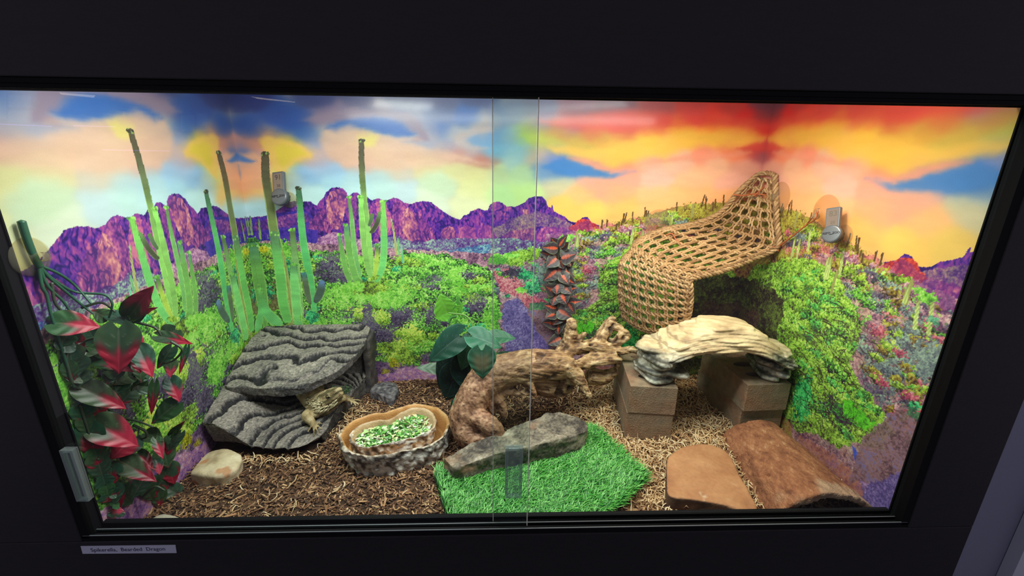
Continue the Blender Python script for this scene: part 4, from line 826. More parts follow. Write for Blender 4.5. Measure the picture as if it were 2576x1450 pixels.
bowl('food_bowl', 'smaller rock-sided kidney shaped bowl full of chopped greens, nested in the larger bowl', INN, -.035, .003, .02, -.014, ROCKY, [(190,150,112),(214,178,138),(226,196,160)], 9, .9)
b = MB(); rr = random.Random(9); ci = INN.mean(0); GREENS = [(70,140,50),(110,180,80),(150,205,110),(190,225,150),(215,232,190),(240,244,228),(236,226,170),(60,120,50)]
for k in range(800):
    i = rr.randrange(len(INN)); f = math.sqrt(rr.random())*.84; p = ci+(INN[i]-ci)*f; side = (p[0]-ci[0])/.1
    L_ = rr.uniform(.006, .016); w_ = rr.uniform(.0015, .0065); a = rr.uniform(0, 6.28); d = np.array([math.cos(a), math.sin(a), rr.uniform(-.35, .5)]); n = np.array([-math.sin(a), math.cos(a), rr.uniform(-.4, .4)]); z = -.012+rr.uniform(0, .011)*(1-f*.7)
    g = np.array([p[0], p[1], z]); s_ = np.linspace(-1, 1, 4); cv = rr.uniform(-.003, .004)
    V = np.array([[g+d*L_*.5*q+n*w_*v*(1-.35*q*q)+np.array([0, 0, cv*(1-q*q)]) for v in (-.5, .5)] for q in s_]); b.grid(V, np.array(rr.choice(GREENS if side < .55 or rr.random() < .35 else GREENS[3:7]), float))
o = b.build('chopped_greens', mat('salad', attr=True, rough=.35, spec=.6)); tag(o, 'finely chopped green and white salad heaped in the smaller bowl', 'food', kind='stuff')
# ------------------------------------------------------------------ driftwood
def nodes(b, L, n=None, seg=14):
    """tapered limb through (px, py, depth, radius) points"""
    P = np.array([np.r_[aty(q[0], q[1], q[2]), q[3]] for q in L]); S = spline(P, n or len(P)*6); b.tube(S[:, :3], np.maximum(S[:, 3], .0015), seg)
t = thing('driftwood', 'gnarled brown driftwood branch arching from the stone slab to the left bricks', 'driftwood', aty(1200, 1130, .22)); b = MB()
nodes(b, [(1252,1118,.208,.013),(1225,1108,.206,.022),(1190,1100,.214,.028),(1168,1070,.226,.029),(1180,1020,.24,.033),(1212,972,.256,.036),(1255,938,.272,.037),(1310,925,.285,.036),(1365,917,.295,.034),(1415,922,.300,.028),(1450,938,.296,.018)], 80)
nodes(b, [(1190,1050,.215,.018),(1222,1062,.205,.020),(1245,1082,.200,.017),(1256,1108,.200,.012)])
nodes(b, [(1165,1085,.222,.020),(1195,1108,.210,.022),(1235,1118,.205,.017)])
nodes(b, [(1425,922,.298,.026),(1450,945,.288,.017),(1470,975,.276,.010),(1484,1000,.268,.0065)])
nodes(b, [(1330,950,.30,.024),(1370,970,.31,.027),(1410,975,.315,.022),(1440,955,.305,.014)])
nodes(b, [(1262,985,.262,.012),(1295,985,.262,.010),(1322,990,.258,.006),(1310,1012,.255,.004)]); nodes(b, [(1300,985,.262,.008),(1322,998,.258,.004)])
nodes(b, [(1240,990,.25,.014),(1262,1025,.245,.010),(1268,1050,.243,.006)]); nodes(b, [(1235,1010,.245,.010),(1240,1045,.24,.006)])
nodes(b, [(1322,920,.275,.012),(1320,950,.268,.012),(1340,985,.262,.008),(1348,1000,.260,.004)]); nodes(b, [(1300,915,.275,.016),(1298,960,.268,.010)])
nodes(b, [(1312,935,.272,.012),(1345,930,.262,.0085)]); nodes(b, [(1300,900,.285,.014),(1330,888,.287,.006)]); nodes(b, [(1255,920,.275,.012),(1225,900,.28,.006)])
nodes(b, [(1420,890,.335,.022),(1436,850,.342,.016),(1438,806,.345,.0125)]); nodes(b, [(1440,868,.340,.010),(1458,855,.340,.009),(1471,837,.341,.005)])
nodes(b, [(1385,912,.31,0.0172),(1420,890,.325,0.0156),(1455,877,.332,0.0117),(1495,872,.338,0.0109),(1530,885,.342,0.0117),(1545,905,.345,0.0070)])
nodes(b, [(1440,920,.315,0.0125),(1480,915,.320,0.0109),(1525,905,.326,0.0117),(1562,905,.332,0.0070)]); nodes(b, [(1445,925,.30,0.0094),(1490,895,.33,0.0078),(1550,893,.335,0.0094)])
nodes(b, [(1450,880,.35,0.0140),(1495,865,.365,0.0156),(1520,838,.375,0.0172),(1535,812,.380,0.0140),(1545,798,.382,0.0078)]); nodes(b, [(1535,820,.378,0.0109),(1558,828,.374,0.0094),(1562,840,.374,0.0047)])
nodes(b, [(1505,880,.36,0.0140),(1550,862,.362,0.0117),(1580,850,.362,0.0055)]); nodes(b, [(1530,880,.355,0.0125),(1565,885,.352,0.0101),(1590,880,.350,0.0086),(1606,890,.350,0.0047)]); nodes(b, [(1540,870,.36,0.0094),(1570,835,.365,0.0062),(1584,850,.365,0.0031)])
nodes(b, [(1480,945,.34,0.0203),(1520,950,.345,0.0172),(1550,930,.345,0.0094)], 18); nodes(b, [(1545,900,.338,0.0094),(1552,925,.335,0.0062)])
LB = aty(1170, 1085, .222); RB = aty(1545, 890, .35)
def grain(V):
    """fibre pattern running along the limb"""
    k = smooth(LB[0]+.03, LB[0]+.12, V[:, 0])[:, None]; a = np.array([.30, .25, -.92]); c = np.array([.86, .42, -.28]); wv = V+.012*(np.stack([fbm3(V*22, 2), fbm3(V*22+9, 2), fbm3(V*22+17, 2)], -1)-.5)
    f = lambda d: fbm3((wv-np.outer(wv@d, d))*190+np.outer(wv@d, d)*26, 3, .6)
    return f(a/np.linalg.norm(a))*(1-k[:, 0])+f(c/np.linalg.norm(c))*k[:, 0]
def wood_d(V, N):
    k = smooth(LB[0], RB[0]*.55, V[:, 0]); q = fbm3(V*34+3, 3)
    return .005*(q-.5)+.0055*(fbm3(V*26+20, 3)-.5)+.0035*(grain(V)-.5)-.0014*smooth(.56, .66, grain(V+.3))-.010*k*smooth(.66, .78, fbm3(V*42+60, 2))
def wood_c(V, N, d):
    k = smooth(LB[0]+.05, RB[0]*.7, V[:, 0]+.10*(fbm3(V*12, 3)-.5))[:, None]; n = .65*grain(V)+.35*fbm3(V*60, 4)
    a = pal(.55+2.4*(n-.5), [(72,48,36),(128,90,68),(164,122,94),(194,154,122)]); c = pal(.55+2.6*(n-.5), [(70,48,34),(136,102,70),(184,150,106),(212,186,144)])
    hole = (smooth(.62, .76, fbm3(V*42+60, 2))*.7)[:, None]*k+(smooth(.55, .66, grain(V+.3))*.34)[:, None]*(.35+.65*k); c = a*(1-k)+c*k; return c*(1-hole)+np.array([46, 31, 24])*hole
stone('branch', t, b, .0019, wood_d, wood_c, mat('weathered_wood', attr=True, rough=.55, var=.14, vscale=260, bump=.5, bscale=420, spec=.4), 3)

# ------------------------------------------------------------------ the bearded dragon
t = thing('bearded_dragon', 'tan bearded dragon lizard peering out of the dark rock hide', 'lizard', (-.42, .31, -.005)); b = MB()
def dn(L, n=None, seg=12):
    P = np.array([np.r_[q[0], q[1]] if len(q) == 2 else np.r_[aty(q[0], q[1], q[2]), q[3]] for q in L]); S = spline(P, n or len(P)*6); b.tube(S[:, :3], S[:, 3], seg)
HD = [(854,991,.292,.0075),(846,998,.296,.0115),(833,1007,.302,.0165),(818,1017,.308,.0215),(804,1024,.315,.0225),(790,1024,.330,.020)]
dn(HD, 40, 16)
dn([(858,981,.292,.0042),(850,983,.294,.0082),(838,988,.299,.0105),(824,995,.305,.0125),(810,1003,.312,.0125),(798,1008,.322,.0115)], 30)         # skull roof and snout
dn([(858,987,.290,.0055),(850,1002,.294,.0095),(838,1018,.300,.010),(822,1030,.305,.0105),(806,1036,.311,.009)], 30)                                # swollen beard and jaw
dn([(828,994,.302,.006),(820,999,.304,.0062)]); 
BODY = [(aty(796,1022,.325), .021), (np.array([-.452,.365,.022]), .032), (np.array([-.475,.405,.020]), .036), (np.array([-.500,.440,.012]), .030)]
S = spline(np.array([np.r_[p, r] for p, r in BODY]), 30); b.tube(S[:, :3], S[:, 3], 16)
def arm(sh, el, wr, hand, fingers, r):
    dn([sh+(r[0],), el+(r[1],), wr+(r[2],), hand+(r[3],)], 26)
    h = aty(*hand[:3]); 
    b.ball(h, (.0066, .0066, .0040), 12, 8)
    for f in fingers:
        P = [h+(aty(f[0], f[1], f[2])-h)*k for k in (.15, .5, .85, 1.18)]; P = np.array(P); P[1:3, 2] += .0018; S_ = spline(P, 12); b.tube(S_, np.linspace(.0026, .0012, 12), 8)
arm((812,1036,.306), (774,1045,.284), (784,1062,.268), (789,1069,.258), [(777,1084,.241),(790,1091,.236),(799,1087,.238),(806,1078,.246),(807,1067,.256)], (.010, .0125, .008, .006))
arm((852,1006,.322), (866,1001,.345), (876,1005,.350), (881,1007,.350), [(891,1001,.358),(884,1017,.333),(893,1019,.332),(899,1017,.335),(904,1009,.347)], (.009, .008, .0065, .005))
EY = aty(826, 998.5, .2925)
def drg_d(V, N): return .0016*(fbm3(V*140, 3)-.5)+.0007*np.sin(V[:, 0]*1500)*np.sin(V[:, 2]*1500+V[:, 1]*900)
ax0 = aty(857, 984, .292); ax1 = aty(800, 1015, .318); axd = (ax1-ax0)/np.linalg.norm(ax1-ax0)
def drg_c(V, N, d):
    n = fbm3(V*90, 4); c = pal(.5+1.5*(n-.5), [(120,102,70),(168,146,104),(202,180,136),(224,206,166)])
    q = V-ax0; s_ = q@axd; perp = q-s_[:, None]*axd; st = np.sin(perp[:, 2]*620+5*fbm3(V*60, 2)); near = (np.linalg.norm(q-np.clip(s_, 0, .075)[:, None]*axd, axis=1) < .032)
    k = (smooth(.0, .7, st)*.7*near)[:, None]; c = c*(1-k)+np.array([84, 76, 46])*k
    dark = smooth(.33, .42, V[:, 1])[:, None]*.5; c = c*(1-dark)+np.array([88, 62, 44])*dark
    e = np.linalg.norm(V-EY, axis=1); c = np.where((e < .0062)[:, None], c*.5, c); return c
body = stone('body', t, b, .0011, drg_d, drg_c, mat('scaly_skin', attr=True, rough=.6, var=.16, vscale=800, bump=.9, bscale=1100), 2)
from mathutils.bvhtree import BVHTree
_me = body.data; BV = BVHTree.FromPolygons([v.co.copy() for v in _me.vertices], [tuple(p.vertices) for p in _me.polygons])
def skin(px, py):
    """the point of the lizard's skin seen at this place of the photo, and the normal there"""
    d = ray(px, py); h = BV.ray_cast(Vector(CAM), Vector(d).normalized()); return (None, None) if h[0] is None else (np.array(h[0]), np.array(h[1]))
p_, n_ = skin(827, 999); lid = MB(); e = MB(); e.ball(p_-n_*.0012, .0030, 14, 10); eye_ = e.build('eye', mat('lizard_eye', (34, 24, 16), .12), t)
ex, ey = axd, np.cross(n_, axd); th = np.linspace(0, 2*math.pi, 25)
lid.tube(p_+n_*.0006+np.outer(np.cos(th)*.0042, ex)+np.outer(np.sin(th)*.0030, ey/np.linalg.norm(ey)), .0010, 6, cap=False); lid.build('eyelid', mat('eyelid_skin', (178, 158, 112), .6), eye_)
s = MB(); rr = random.Random(3)
def spike(px, py, dx, dy, L, r=.0011):
    p, n = skin(px, py)
    if p is None: return
    q = aty(px+dx, py+dy, p[1]); d = q-p; d = d/np.linalg.norm(d)+n*.45; d /= np.linalg.norm(d); s.tube([p-n*.0006, p+d*L*.5, p+d*L], [r, r*.65, r*.15], 6)
for k in range(34):      # fringe along the jaw, two rows
    f = k/33; px = 850-52*f+rr.uniform(-1.5, 1.5); py = 1012+21*math.sin(f*1.9)+rr.uniform(-1.5, 1.5)
    for o in (0, 6): spike(px-o*.3, py-o, -7-3*f, 8-4*f, rr.uniform(.006, .010)*(1-.35*(o > 0)))
for k in range(26):      # cheek and neck corner
    spike(rr.uniform(790, 806), rr.uniform(1004, 1036), -9, 3, rr.uniform(.005, .009))
for k in range(40): spike(rr.uniform(770, 812), rr.uniform(1002, 1030), -8, rr.uniform(-3, 4), rr.uniform(.002, .004), .0008)
s.build('beard_spikes', mat('spike_scale', (222, 210, 172), .5), t)
m_ = MB(); P = [skin(x, y) for x, y in [(859,992),(852,998),(844,1004),(836,1010),(828,1015),(821,1019)]]; P = np.array([a+b_*.0001 for a, b_ in P if a is not None]); m_.tube(spline(P, 20), .0005, 5); m_.build('mouth', mat('mouth_line', (74, 56, 38), .6), t)
p_, n_ = skin(809, 1020); er = MB(); er.ball(p_-n_*.0008, (.0018, .0016, .0030), 10, 8); er.build('ear', mat('ear_opening', (40, 28, 22), .8), t)

# ------------------------------------------------------------------ leaves
def leaf(b, base, tip, width, nrm, colf, lobe=.18, cup=.18, droop=.12, sharp=1.0, n=15, m=9, edge=0.0):
    base = np.array(base, float); tip = np.array(tip, float); d = tip-base; L = np.linalg.norm(d); d = d/L
    nn = np.array(nrm, float); nn = nn-d*(nn@d); nn /= np.linalg.norm(nn); s_ = np.cross(nn, d)
    tt = np.linspace(0, 1, n); ss = np.linspace(-1, 1, m); T, S = np.meshgrid(tt, ss, indexing='ij')
    hw = width/2*np.sin(np.pi*np.clip(T, 0.012, 1)**.62)**.85*(1-.25*T*sharp); hw[-1] = width*.004
    if edge: hw = hw*(1+edge*np.sin(T*40))
    along = T*L-lobe*L*np.abs(S)**1.5*(1-T)**2.2
    out = cup*hw*np.abs(S)*np.where(np.abs(S) < .95, 1, .9)-droop*L*(T-.35)**2+.010*L*np.cos(T*26+np.abs(S)*4)*np.abs(S)
    V = base+along[..., None]*d+(S*hw)[..., None]*s_+out[..., None]*nn; b.grid(V, colf(T, np.abs(S)))
def facing(p, up=.35, jit=(0, 0, 0)):
    v = CAM-np.array(p); v /= np.linalg.norm(v); return v+np.array([0, -.1, up])+np.array(jit)
def lp(px, py, y, wall=None):
    p = aty(px, py, y)
    if p[0] < -.602:
        p = atx(px, py, -.602)
        if p[1] < .018: p = aty(px, py, .018); p[0] = -.602
    if p[0] > .602: p = atx(px, py, .602)
    return p
def mixc(a, b_, k): k = np.clip(k, 0, 1)[..., None]; return np.array(a, float)*(1-k)+np.array(b_, float)*k
M_LEAF = mat('glossy_plastic_leaf', attr=True, rough=.34, spec=.35, var=.12, vscale=120)
M_LEAFM = mat('satin_plastic_leaf', attr=True, rough=.42, spec=.4, var=.12, vscale=120)
M_STEM = mat('plastic_stem', attr=True, rough=.4, var=.1)
def suction_cup(parent, c, nrm, r, m, name='suction_cup'):
    c = np.array(c, float); nrm = np.array(nrm, float); a = np.cross(nrm, [0, 0, 1.0]); a /= np.linalg.norm(a); u = np.cross(a, nrm); th = np.linspace(0, 2*math.pi, 37)[:-1]; b = MB(); L = []
    for k, z in [(1.0, .0005), (.98, .0015), (.75, .0035), (.45, .006), (.3, .008), (.26, .011), (.20, .013), (.24, .016), (.22, .019), (.08, .020)]:
        L.append(c+nrm*z+r*k*(np.cos(th)[:, None]*a+np.sin(th)[:, None]*u))
    b.loft(L, False, True); return b.build(name, m, parent)
M_CUP = clear_mat('clear_suction_rubber', (236, 228, 205), 1.3, .08, .10)
# -- red and green vine on the left wall
t = thing('hanging_vine', 'red and dark green philodendron vine hanging from a suction cup on the left wall', 'artificial plant', atx(75, 640, -.60))
st = MB(); SG = (44, 92, 70); SD = (62, 72, 56)
def vs(L, r, c): 
    P = np.array([lp(*q) for q in L]); S = spline(P, len(P)*6); st = MB(); st.tube(S, np.linspace(r[0], r[1], len(S)), 8, np.array(c, float)); st.build('stem', M_STEM, t)
vs([(44,557,.03),(62,600,.03),(85,645,.03),(100,672,.03)], (.0042, .0040), SG)
for L in [[(98,668,.03),(125,700,.04),(170,738,.05),(215,775,.06),(235,790,.06)],[(98,668,.03),(150,690,.05),(190,720,.06),(230,765,.06)],[(100,672,.03),(120,720,.05),(160,760,.06),(185,800,.07)],[(100,672,.03),(135,705,.05),(190,735,.06),(262,742,.07),(282,765,.07),(274,800,.07)],[(98,672,.03),(102,720,.04),(118,745,.04),(114,790,.04),(140,850,.04),(160,895,.04),(156,940,.045),(185,975,.05)],[(205,775,.07),(255,762,.07),(290,785,.07)],[(130,712,.05),(140,765,.06),(175,800,.06)],
          [(240,850,.05),(205,862,.05),(170,890,.05),(160,930,.05),(180,968,.05),(206,982,.05)],[(162,1020,.06),(185,1055,.06),(200,1085,.06),(198,1120,.06)],[(272,1028,.07),(300,1050,.07),(345,1060,.07),(385,1075,.07)],[(345,812,.08),(390,825,.08),(405,845,.08)],[(430,860,.08),(458,880,.08),(440,905,.08),(415,915,.08)],[(245,1155,.06),(275,1170,.06),(300,1178,.06)],[(300,1178,.06),(295,1200,.06),(282,1212,.06)],[(335,1070,.07),(365,1085,.07),(368,1100,.07),(355,1105,.07)],[(360,1250,.06),(390,1225,.06),(415,1235,.06)]]:
    vs(L, (.0021, .0013), SG if L[0][1] < 700 else SD)
LEAVES = [((326,795),(382,722),60,.075,1),((328,802),(392,773),26,.08,.8),((118,812),(254,822),72,.05,.9),((298,826),(299,943),92,.045,.85),((396,845),(482,864),34,.09,.8),((276,790),(336,822),36,.075,.25),((203,974),(319,1029),62,.045,.7),((240,1020),(258,1052),42,.06,1),((240,1065),(350,1124),80,.05,.95),((215,1075),(242,1158),62,.045,.9),((335,1100),(279,1157),66,.06,1),((302,1160),(394,1212),52,.05,.7),((362,1205),(330,1258),40,.06,.05),((272,885),(212,872),42,.065,.1),((190,900),(122,955),60,.04,.05),((350,876),(384,950),50,.07,.8),((432,875),(395,930),34,.095,.3),((388,965),(381,1046),24,.08,.9),((446,1015),(378,1068),52,.09,.15),((430,908),(428,950),32,.10,.8),((240,905),(338,935),34,.07,.9),((428,955),(452,1012),40,.10,.9),((392,1105),(410,1155),26,.07,1),((118,880),(180,850),46,.045,.3),((140,960),(195,945),40,.05,.05),((330,845),(362,880),36,.085,1),((345,895),(352,940),36,.09,.9),((300,870),(350,900),40,.08,1),((470,875),(450,945),16,.10,.8),((330,985),(300,1020),46,.085,.6),((345,1140),(385,1180),34,.065,1),((250,1220),(205,1190),40,.06,0),((235,1250),(290,1235),30,.055,0),((255,1275),(300,1262),30,.05,0),((240,1300),(300,1275),36,.06,1),((455,1090),(420,1140),24,.10,.1),((430,1095),(462,1062),20,.10,.5),((170,1050),(140,1100),40,.05,0),((205,935),(170,980),38,.06,.1),((315,1215),(290,1240),30,.07,0),((395,1160),(402,1195),24,.07,1),((370,1090),(410,1110),40,.08,.05),((268,800),(230,780),40,.07,.3)]
rr = random.Random(11)
for k in range(52):
    x = rr.uniform(150, 445); y = rr.uniform(830, 1240)
    if y > 1080 and x < 190: continue
    a = rr.uniform(.2, 2.9); LEAVES.append(((x, y), (x+48*math.cos(a), y+52*math.sin(a)), rr.uniform(34, 54), .11+.03*rr.random(), rr.choice([0, 0, .1, .2, .6, .9])))
b = MB()
for (bx, by), (tx, ty), w_, y, red in LEAVES:
    p, q = lp(bx, by, y+.006), lp(tx, ty, y-.004-.006*rr.random()); wd = w_*((p-CAM)@AX[2])/FPX*.98
    g1 = np.array(rr.choice([(36,66,42),(44,58,40),(30,56,44),(58,60,48)]), float); g2 = np.array(rr.choice([(56,100,56),(70,92,60),(48,88,66)]), float); rd = np.array(rr.choice([(150,28,50),(170,40,64),(134,24,44),(182,56,80)]), float)
    def cf(T, S, g1=g1, g2=g2, rd=rd, red=red, o=rr.random()*9):
        k = smooth(.97-red*.85, 1.17-red*.70, T+.12*np.sin(S*6+o)-.10*S) if red else np.zeros_like(T); c = mixc(g1, g2, .4+.6*S*(.5+.5*np.sin(T*22+S*5))); c = c*(1-k[..., None])+rd*k[..., None]
        v = ((S < .07)|(np.abs(np.sin(T*13+S*3.6)) < .06)); return np.where(v[..., None], c*.9+np.array([34, 26, 24]), c)
    leaf(b, p, q, wd*1.08, facing(p, .25, (rr.uniform(.1, .5), 0, rr.uniform(-.35, .4))), cf, n=33, m=21)
b.build('foliage', M_LEAF, t)
suction_cup(t, (-.6095, lp(70, 650, .02)[1]+.004, lp(70, 648, .02)[2]), (1, 0, 0), .025, M_CUP)
# -- dark green pothos in the middle
t = thing('pothos_plant', 'dark green heart-leaved artificial plant between the bowl and the driftwood', 'artificial plant', gz(1180, 1010, G)); st = MB(); b = MB()
G1, G2, GL = (16, 46, 38), (30, 76, 60), (98, 168, 52)
def ps(L, r, c=(104, 150, 70)):
    P = np.array([aty(*q) for q in L]); S = spline(P, len(P)*6); st = MB(); st.tube(S, np.linspace(r[0], r[1], len(S)), 8, np.array(c, float)); st.build('stem', M_STEM, t)
ps([(1178,1005,.395),(1186,940,.39),(1192,880,.385),(1186,842,.38)], (.0045, .003)); ps([(1186,842,.38),(1188,815,.385),(1172,795,.39),(1150,790,.395),(1128,788,.395)], (.0022, .0018)); ps([(1186,842,.38),(1172,828,.38),(1160,812,.38)], (.0026, .0016)); ps([(1184,845,.38),(1170,848,.372),(1156,843,.365)], (.002, .0015)); ps([(1128,812,.40),(1135,800,.40),(1148,796,.395)], (.004, .0025), (70, 130, 60)); ps([(1190,880,.385),(1225,885,.38),(1262,896,.38)], (.002, .0015)); ps([(1245,895,.38),(1252,885,.38),(1260,875,.38)], (.0014, .001))
for bx, by, tx, ty, w_, y, c1, c2, up in [(1126,788,1106,742,62,.398,(96,158,44),GL,-.3),(1126,788,1092,800,40,.398,(86,150,40),GL,-.3),(1150,786,1152,746,24,.40,(60,120,50),(90,160,60),0),(1150,786,1164,764,22,.40,(86,150,46),GL,0),(1158,843,1074,912,74,.365,G1,G2,.5),(1188,846,1263,873,64,.35,(34,88,66),(50,110,82),.7),(1234,848,1297,850,42,.385,(40,88,62),(60,112,78),.7),(1212,884,1214,956,74,.228,(28,66,52),(48,90,68),.25),(1170,905,1205,1000,92,.40,(14,38,36),(22,52,46),.1),(1140,895,1105,985,70,.41,(12,34,32),(20,48,44),.1),(1150,930,1120,1010,80,.405,(12,36,34),(18,46,42),.1),(1186,985,1126,1052,50,.36,(40,112,80),(60,140,104),.5),(1162,1010,1120,1060,40,.375,(16,46,44),(24,60,54),.3),(1118,930,1046,924,34,.45,(84,112,92),(110,136,112),.6),(1262,893,1322,897,20,.41,(60,96,78),(80,116,92),.5),(1240,905,1268,930,40,.39,(50,120,70),(76,146,84),.4),(1180,870,1160,935,50,.395,(30,84,58),(46,104,74),.2),(1130,900,1108,925,30,.42,(80,150,70),(110,180,80),.4)]:
    p, q = aty(bx, by, y+.004), aty(tx, ty, y-.004); wd = w_*((p-CAM)@AX[2])/FPX
    spot = 1 if (bx, by) == (1212, 884) else 0
    def cf(T, S, c1=c1, c2=c2, spot=spot):
        c = mixc(c1, c2, .35+.65*S); v = (S < .06)|(np.abs(np.sin((T-.55*S)*9)) < .05); c = np.where(v[..., None], c*.8+34, c); c = np.where((S > .96)[..., None], c*1.25+10, c)
        if spot: k = smooth(.45, .1, np.abs(T-.42))*smooth(.6, .1, np.abs(S-.25)); c = c*(1-.5*k[..., None])+np.array([150, 104, 76])*.5*k[..., None]
        return c
    leaf(b, p, q, wd*1.06, facing(p, up), cf, lobe=.24, cup=.14, droop=.18, n=45, m=31)
b.build('foliage', M_LEAFM, t)
# -- coleus strand on the back wall
t = thing('hanging_coleus', 'dark purple coleus strand with orange veins hanging on the back wall', 'artificial plant', aty(1405, 600, .50)); st = MB(); b = MB()
P = np.array([aty(x, y, z) for x, y, z in [(1408,608,.503),(1404,650,.498),(1402,700,.494),(1404,760,.492),(1408,815,.492),(1416,855,.49)]]); st.tube(spline(P, 30), .0026, 8, np.array([60, 66, 46.])); st.build('stem', M_STEM, t)
rr = random.Random(21)
for bx, by, tx, ty, w_ in [(1402,625,1362,623,24),(1402,622,1386,598,24),(1406,620,1427,590,18),(1412,625,1430,610,20),(1400,648,1359,634,30),(1412,650,1451,638,34),(1400,650,1373,673,27),(1410,655,1418,677,26),(1420,650,1440,672,22),(1405,672,1408,700,30),(1415,672,1441,697,28),(1400,680,1366,708,28),(1412,690,1432,717,26),(1402,715,1400,742,28),(1398,735,1370,720,28),(1400,742,1388,770,26),(1412,740,1426,767,28),(1425,730,1454,724,20),(1400,775,1368,768,26),(1405,780,1441,802,30),(1430,765,1466,757,22),(1430,765,1446,790,20),(1402,815,1364,811,24),(1405,812,1403,844,24),(1410,812,1431,804,18),(1412,850,1376,868,24),(1418,848,1428,838,18),(1395,700,1365,690,26),(1420,700,1448,715,24),(1395,790,1372,800,24),(1408,795,1392,818,24),(1416,720,1440,740,24),(1390,660,1366,660,22),(1425,675,1443,660,18)]:
    y = .484+rr.uniform(-.006, .008); p, q = aty(bx, by, y+.006), aty(tx, ty, y-.006); wd = w_*((p-CAM)@AX[2])/FPX*1.45; o = rr.random()*6; br = rr.uniform(.5, 1)
    def cf(T, S, o=o, br=br):
        k = smooth(.10, 0, S-.24*(1-T)**.7*(.55+.45*np.abs(np.sin(T*17+o))))*smooth(.96, .85, T)*br; c = mixc((46,34,42), (66,60,62), S); c = c*(1-k[..., None])+np.array([232, 92, 48])*k[..., None]
        return np.where((S > .93)[..., None], np.array([98, 112, 84.]), c)
    leaf(b, p, q, wd, facing(p, .2, (rr.uniform(-.4, .4), 0, rr.uniform(-.3, .4))), cf, lobe=.05, cup=.12, n=19, m=13)
b.build('foliage', M_LEAFM, t)
# ------------------------------------------------------------------ woven hammock in the right back corner
t = thing('hammock', 'woven tan seagrass net hammock slung across the right back corner', 'hammock', (.48, .42, .30))
CTRL = [[(1906,440,.490),(1928,434,.492),(1950,441,.492)],[(1862,478,.490),(1905,490,.485),(1952,500,.470)],[(1812,534,.488),(1880,552,.475),(1955,560,.445)],[(1750,562,.485),(1850,600,.450),(1957,620,.420)],[(1668,578,.480),(1775,625,.420),(1900,650,.395)],[(1605,607,.465),(1690,655,.390),(1820,682,.360)],[(1588,632,.450),(1655,668,.370),(1742,702,.335)],[(1563,662,.430),(1640,692,.360),(1738,724,.328)],[(1560,705,.428),(1640,737,.356),(1738,756,.328)],[(1561,752,.430),(1642,790,.360),(1734,788,.332)],[(1569,798,.436),(1646,838,.368),(1724,812,.340)]]
CT = np.array([[lp(*q) for q in r] for r in CTRL])
def hsurf(s_, t_):
    """point on the net, s along it (0 top .. 1 hanging end), t across"""
    s_ = np.atleast_1d(np.asarray(s_, float)); t_ = np.atleast_1d(np.asarray(t_, float)); k = len(CT); out = np.zeros((len(s_), 3))
    cols = [spline(CT[:, j], 400) for j in range(3)]; i = np.clip((s_*399), 0, 399); a = np.floor(i).astype(int); f = (i-a)[:, None]; b_ = np.minimum(a+1, 399)
    c = [q[a]*(1-f)+q[b_]*f for q in cols]; T = t_[:, None]
    return c[0]*(2*(T-.5)*(T-1))+c[1]*(4*T*(1-T))+c[2]*(2*T*(T-.5))
def hnorm(s_, t_):
    e = 1e-2; a = hsurf(np.clip(s_+e, 0, 1), t_)-hsurf(np.clip(s_-e, 0, 1), t_); b_ = hsurf(s_, np.clip(t_+e, 0, 1))-hsurf(s_, np.clip(t_-e, 0, 1))
    n = np.cross(a, b_); n /= np.linalg.norm(n, axis=1)[:, None]+1e-9; v = CAM-hsurf(s_, t_); return n*np.sign((n*v).sum(1))[:, None]
ROPE = [(98,70,44),(146,108,70),(176,136,92),(196,160,116)]
rr = random.Random(2)
def twist(b, P, r, R, strands, pitch, seg=6, ph=0.0, col=None):
    P = np.asarray(P, float); L = np.r_[0, np.cumsum(np.linalg.norm(np.diff(P, axis=0), axis=1))]; n = max(6, int(L[-1]/pitch*8)); q = np.linspace(0, L[-1], n)
    C = np.stack([np.interp(q, L, P[:, k]) for k in range(3)], -1); tg = np.gradient(C, axis=0); tg /= np.linalg.norm(tg, axis=1)[:, None]+1e-9
    up = np.array([.3, -.8, .5]); A = np.cross(tg, up); A /= np.linalg.norm(A, axis=1)[:, None]+1e-9; Bn = np.cross(tg, A)
    for k in range(strands):
        a = q/pitch*2*math.pi+ph+k*2*math.pi/strands; c = np.array(col if col is not None else pal(np.array(rr.uniform(.2, 1)), ROPE), float)*rr.uniform(.9, 1.05)
        b.tube(C+R*(np.cos(a)[:, None]*A+np.sin(a)[:, None]*Bn), r, seg, c)
M_ROPE = mat('seagrass_rope', attr=True, rough=.75, var=.25, vscale=350, bump=.4, bscale=600)
S_ROWS = np.concatenate([np.linspace(.04, .50, 13), np.linspace(.55, .975, 12)])
net = MB(); NC = 8
for i, s_ in enumerate(S_ROWS):
    tt = np.linspace(.0, 1, 40); P = hsurf(np.full(40, s_), tt); P += hnorm(np.full(40, s_), tt)*((.0032 if s_ > .52 else .0012)+.0012*np.sin(tt*NC*2*math.pi))[:, None]; twist(net, P, .0025, .0027, 2, .022, ph=i)
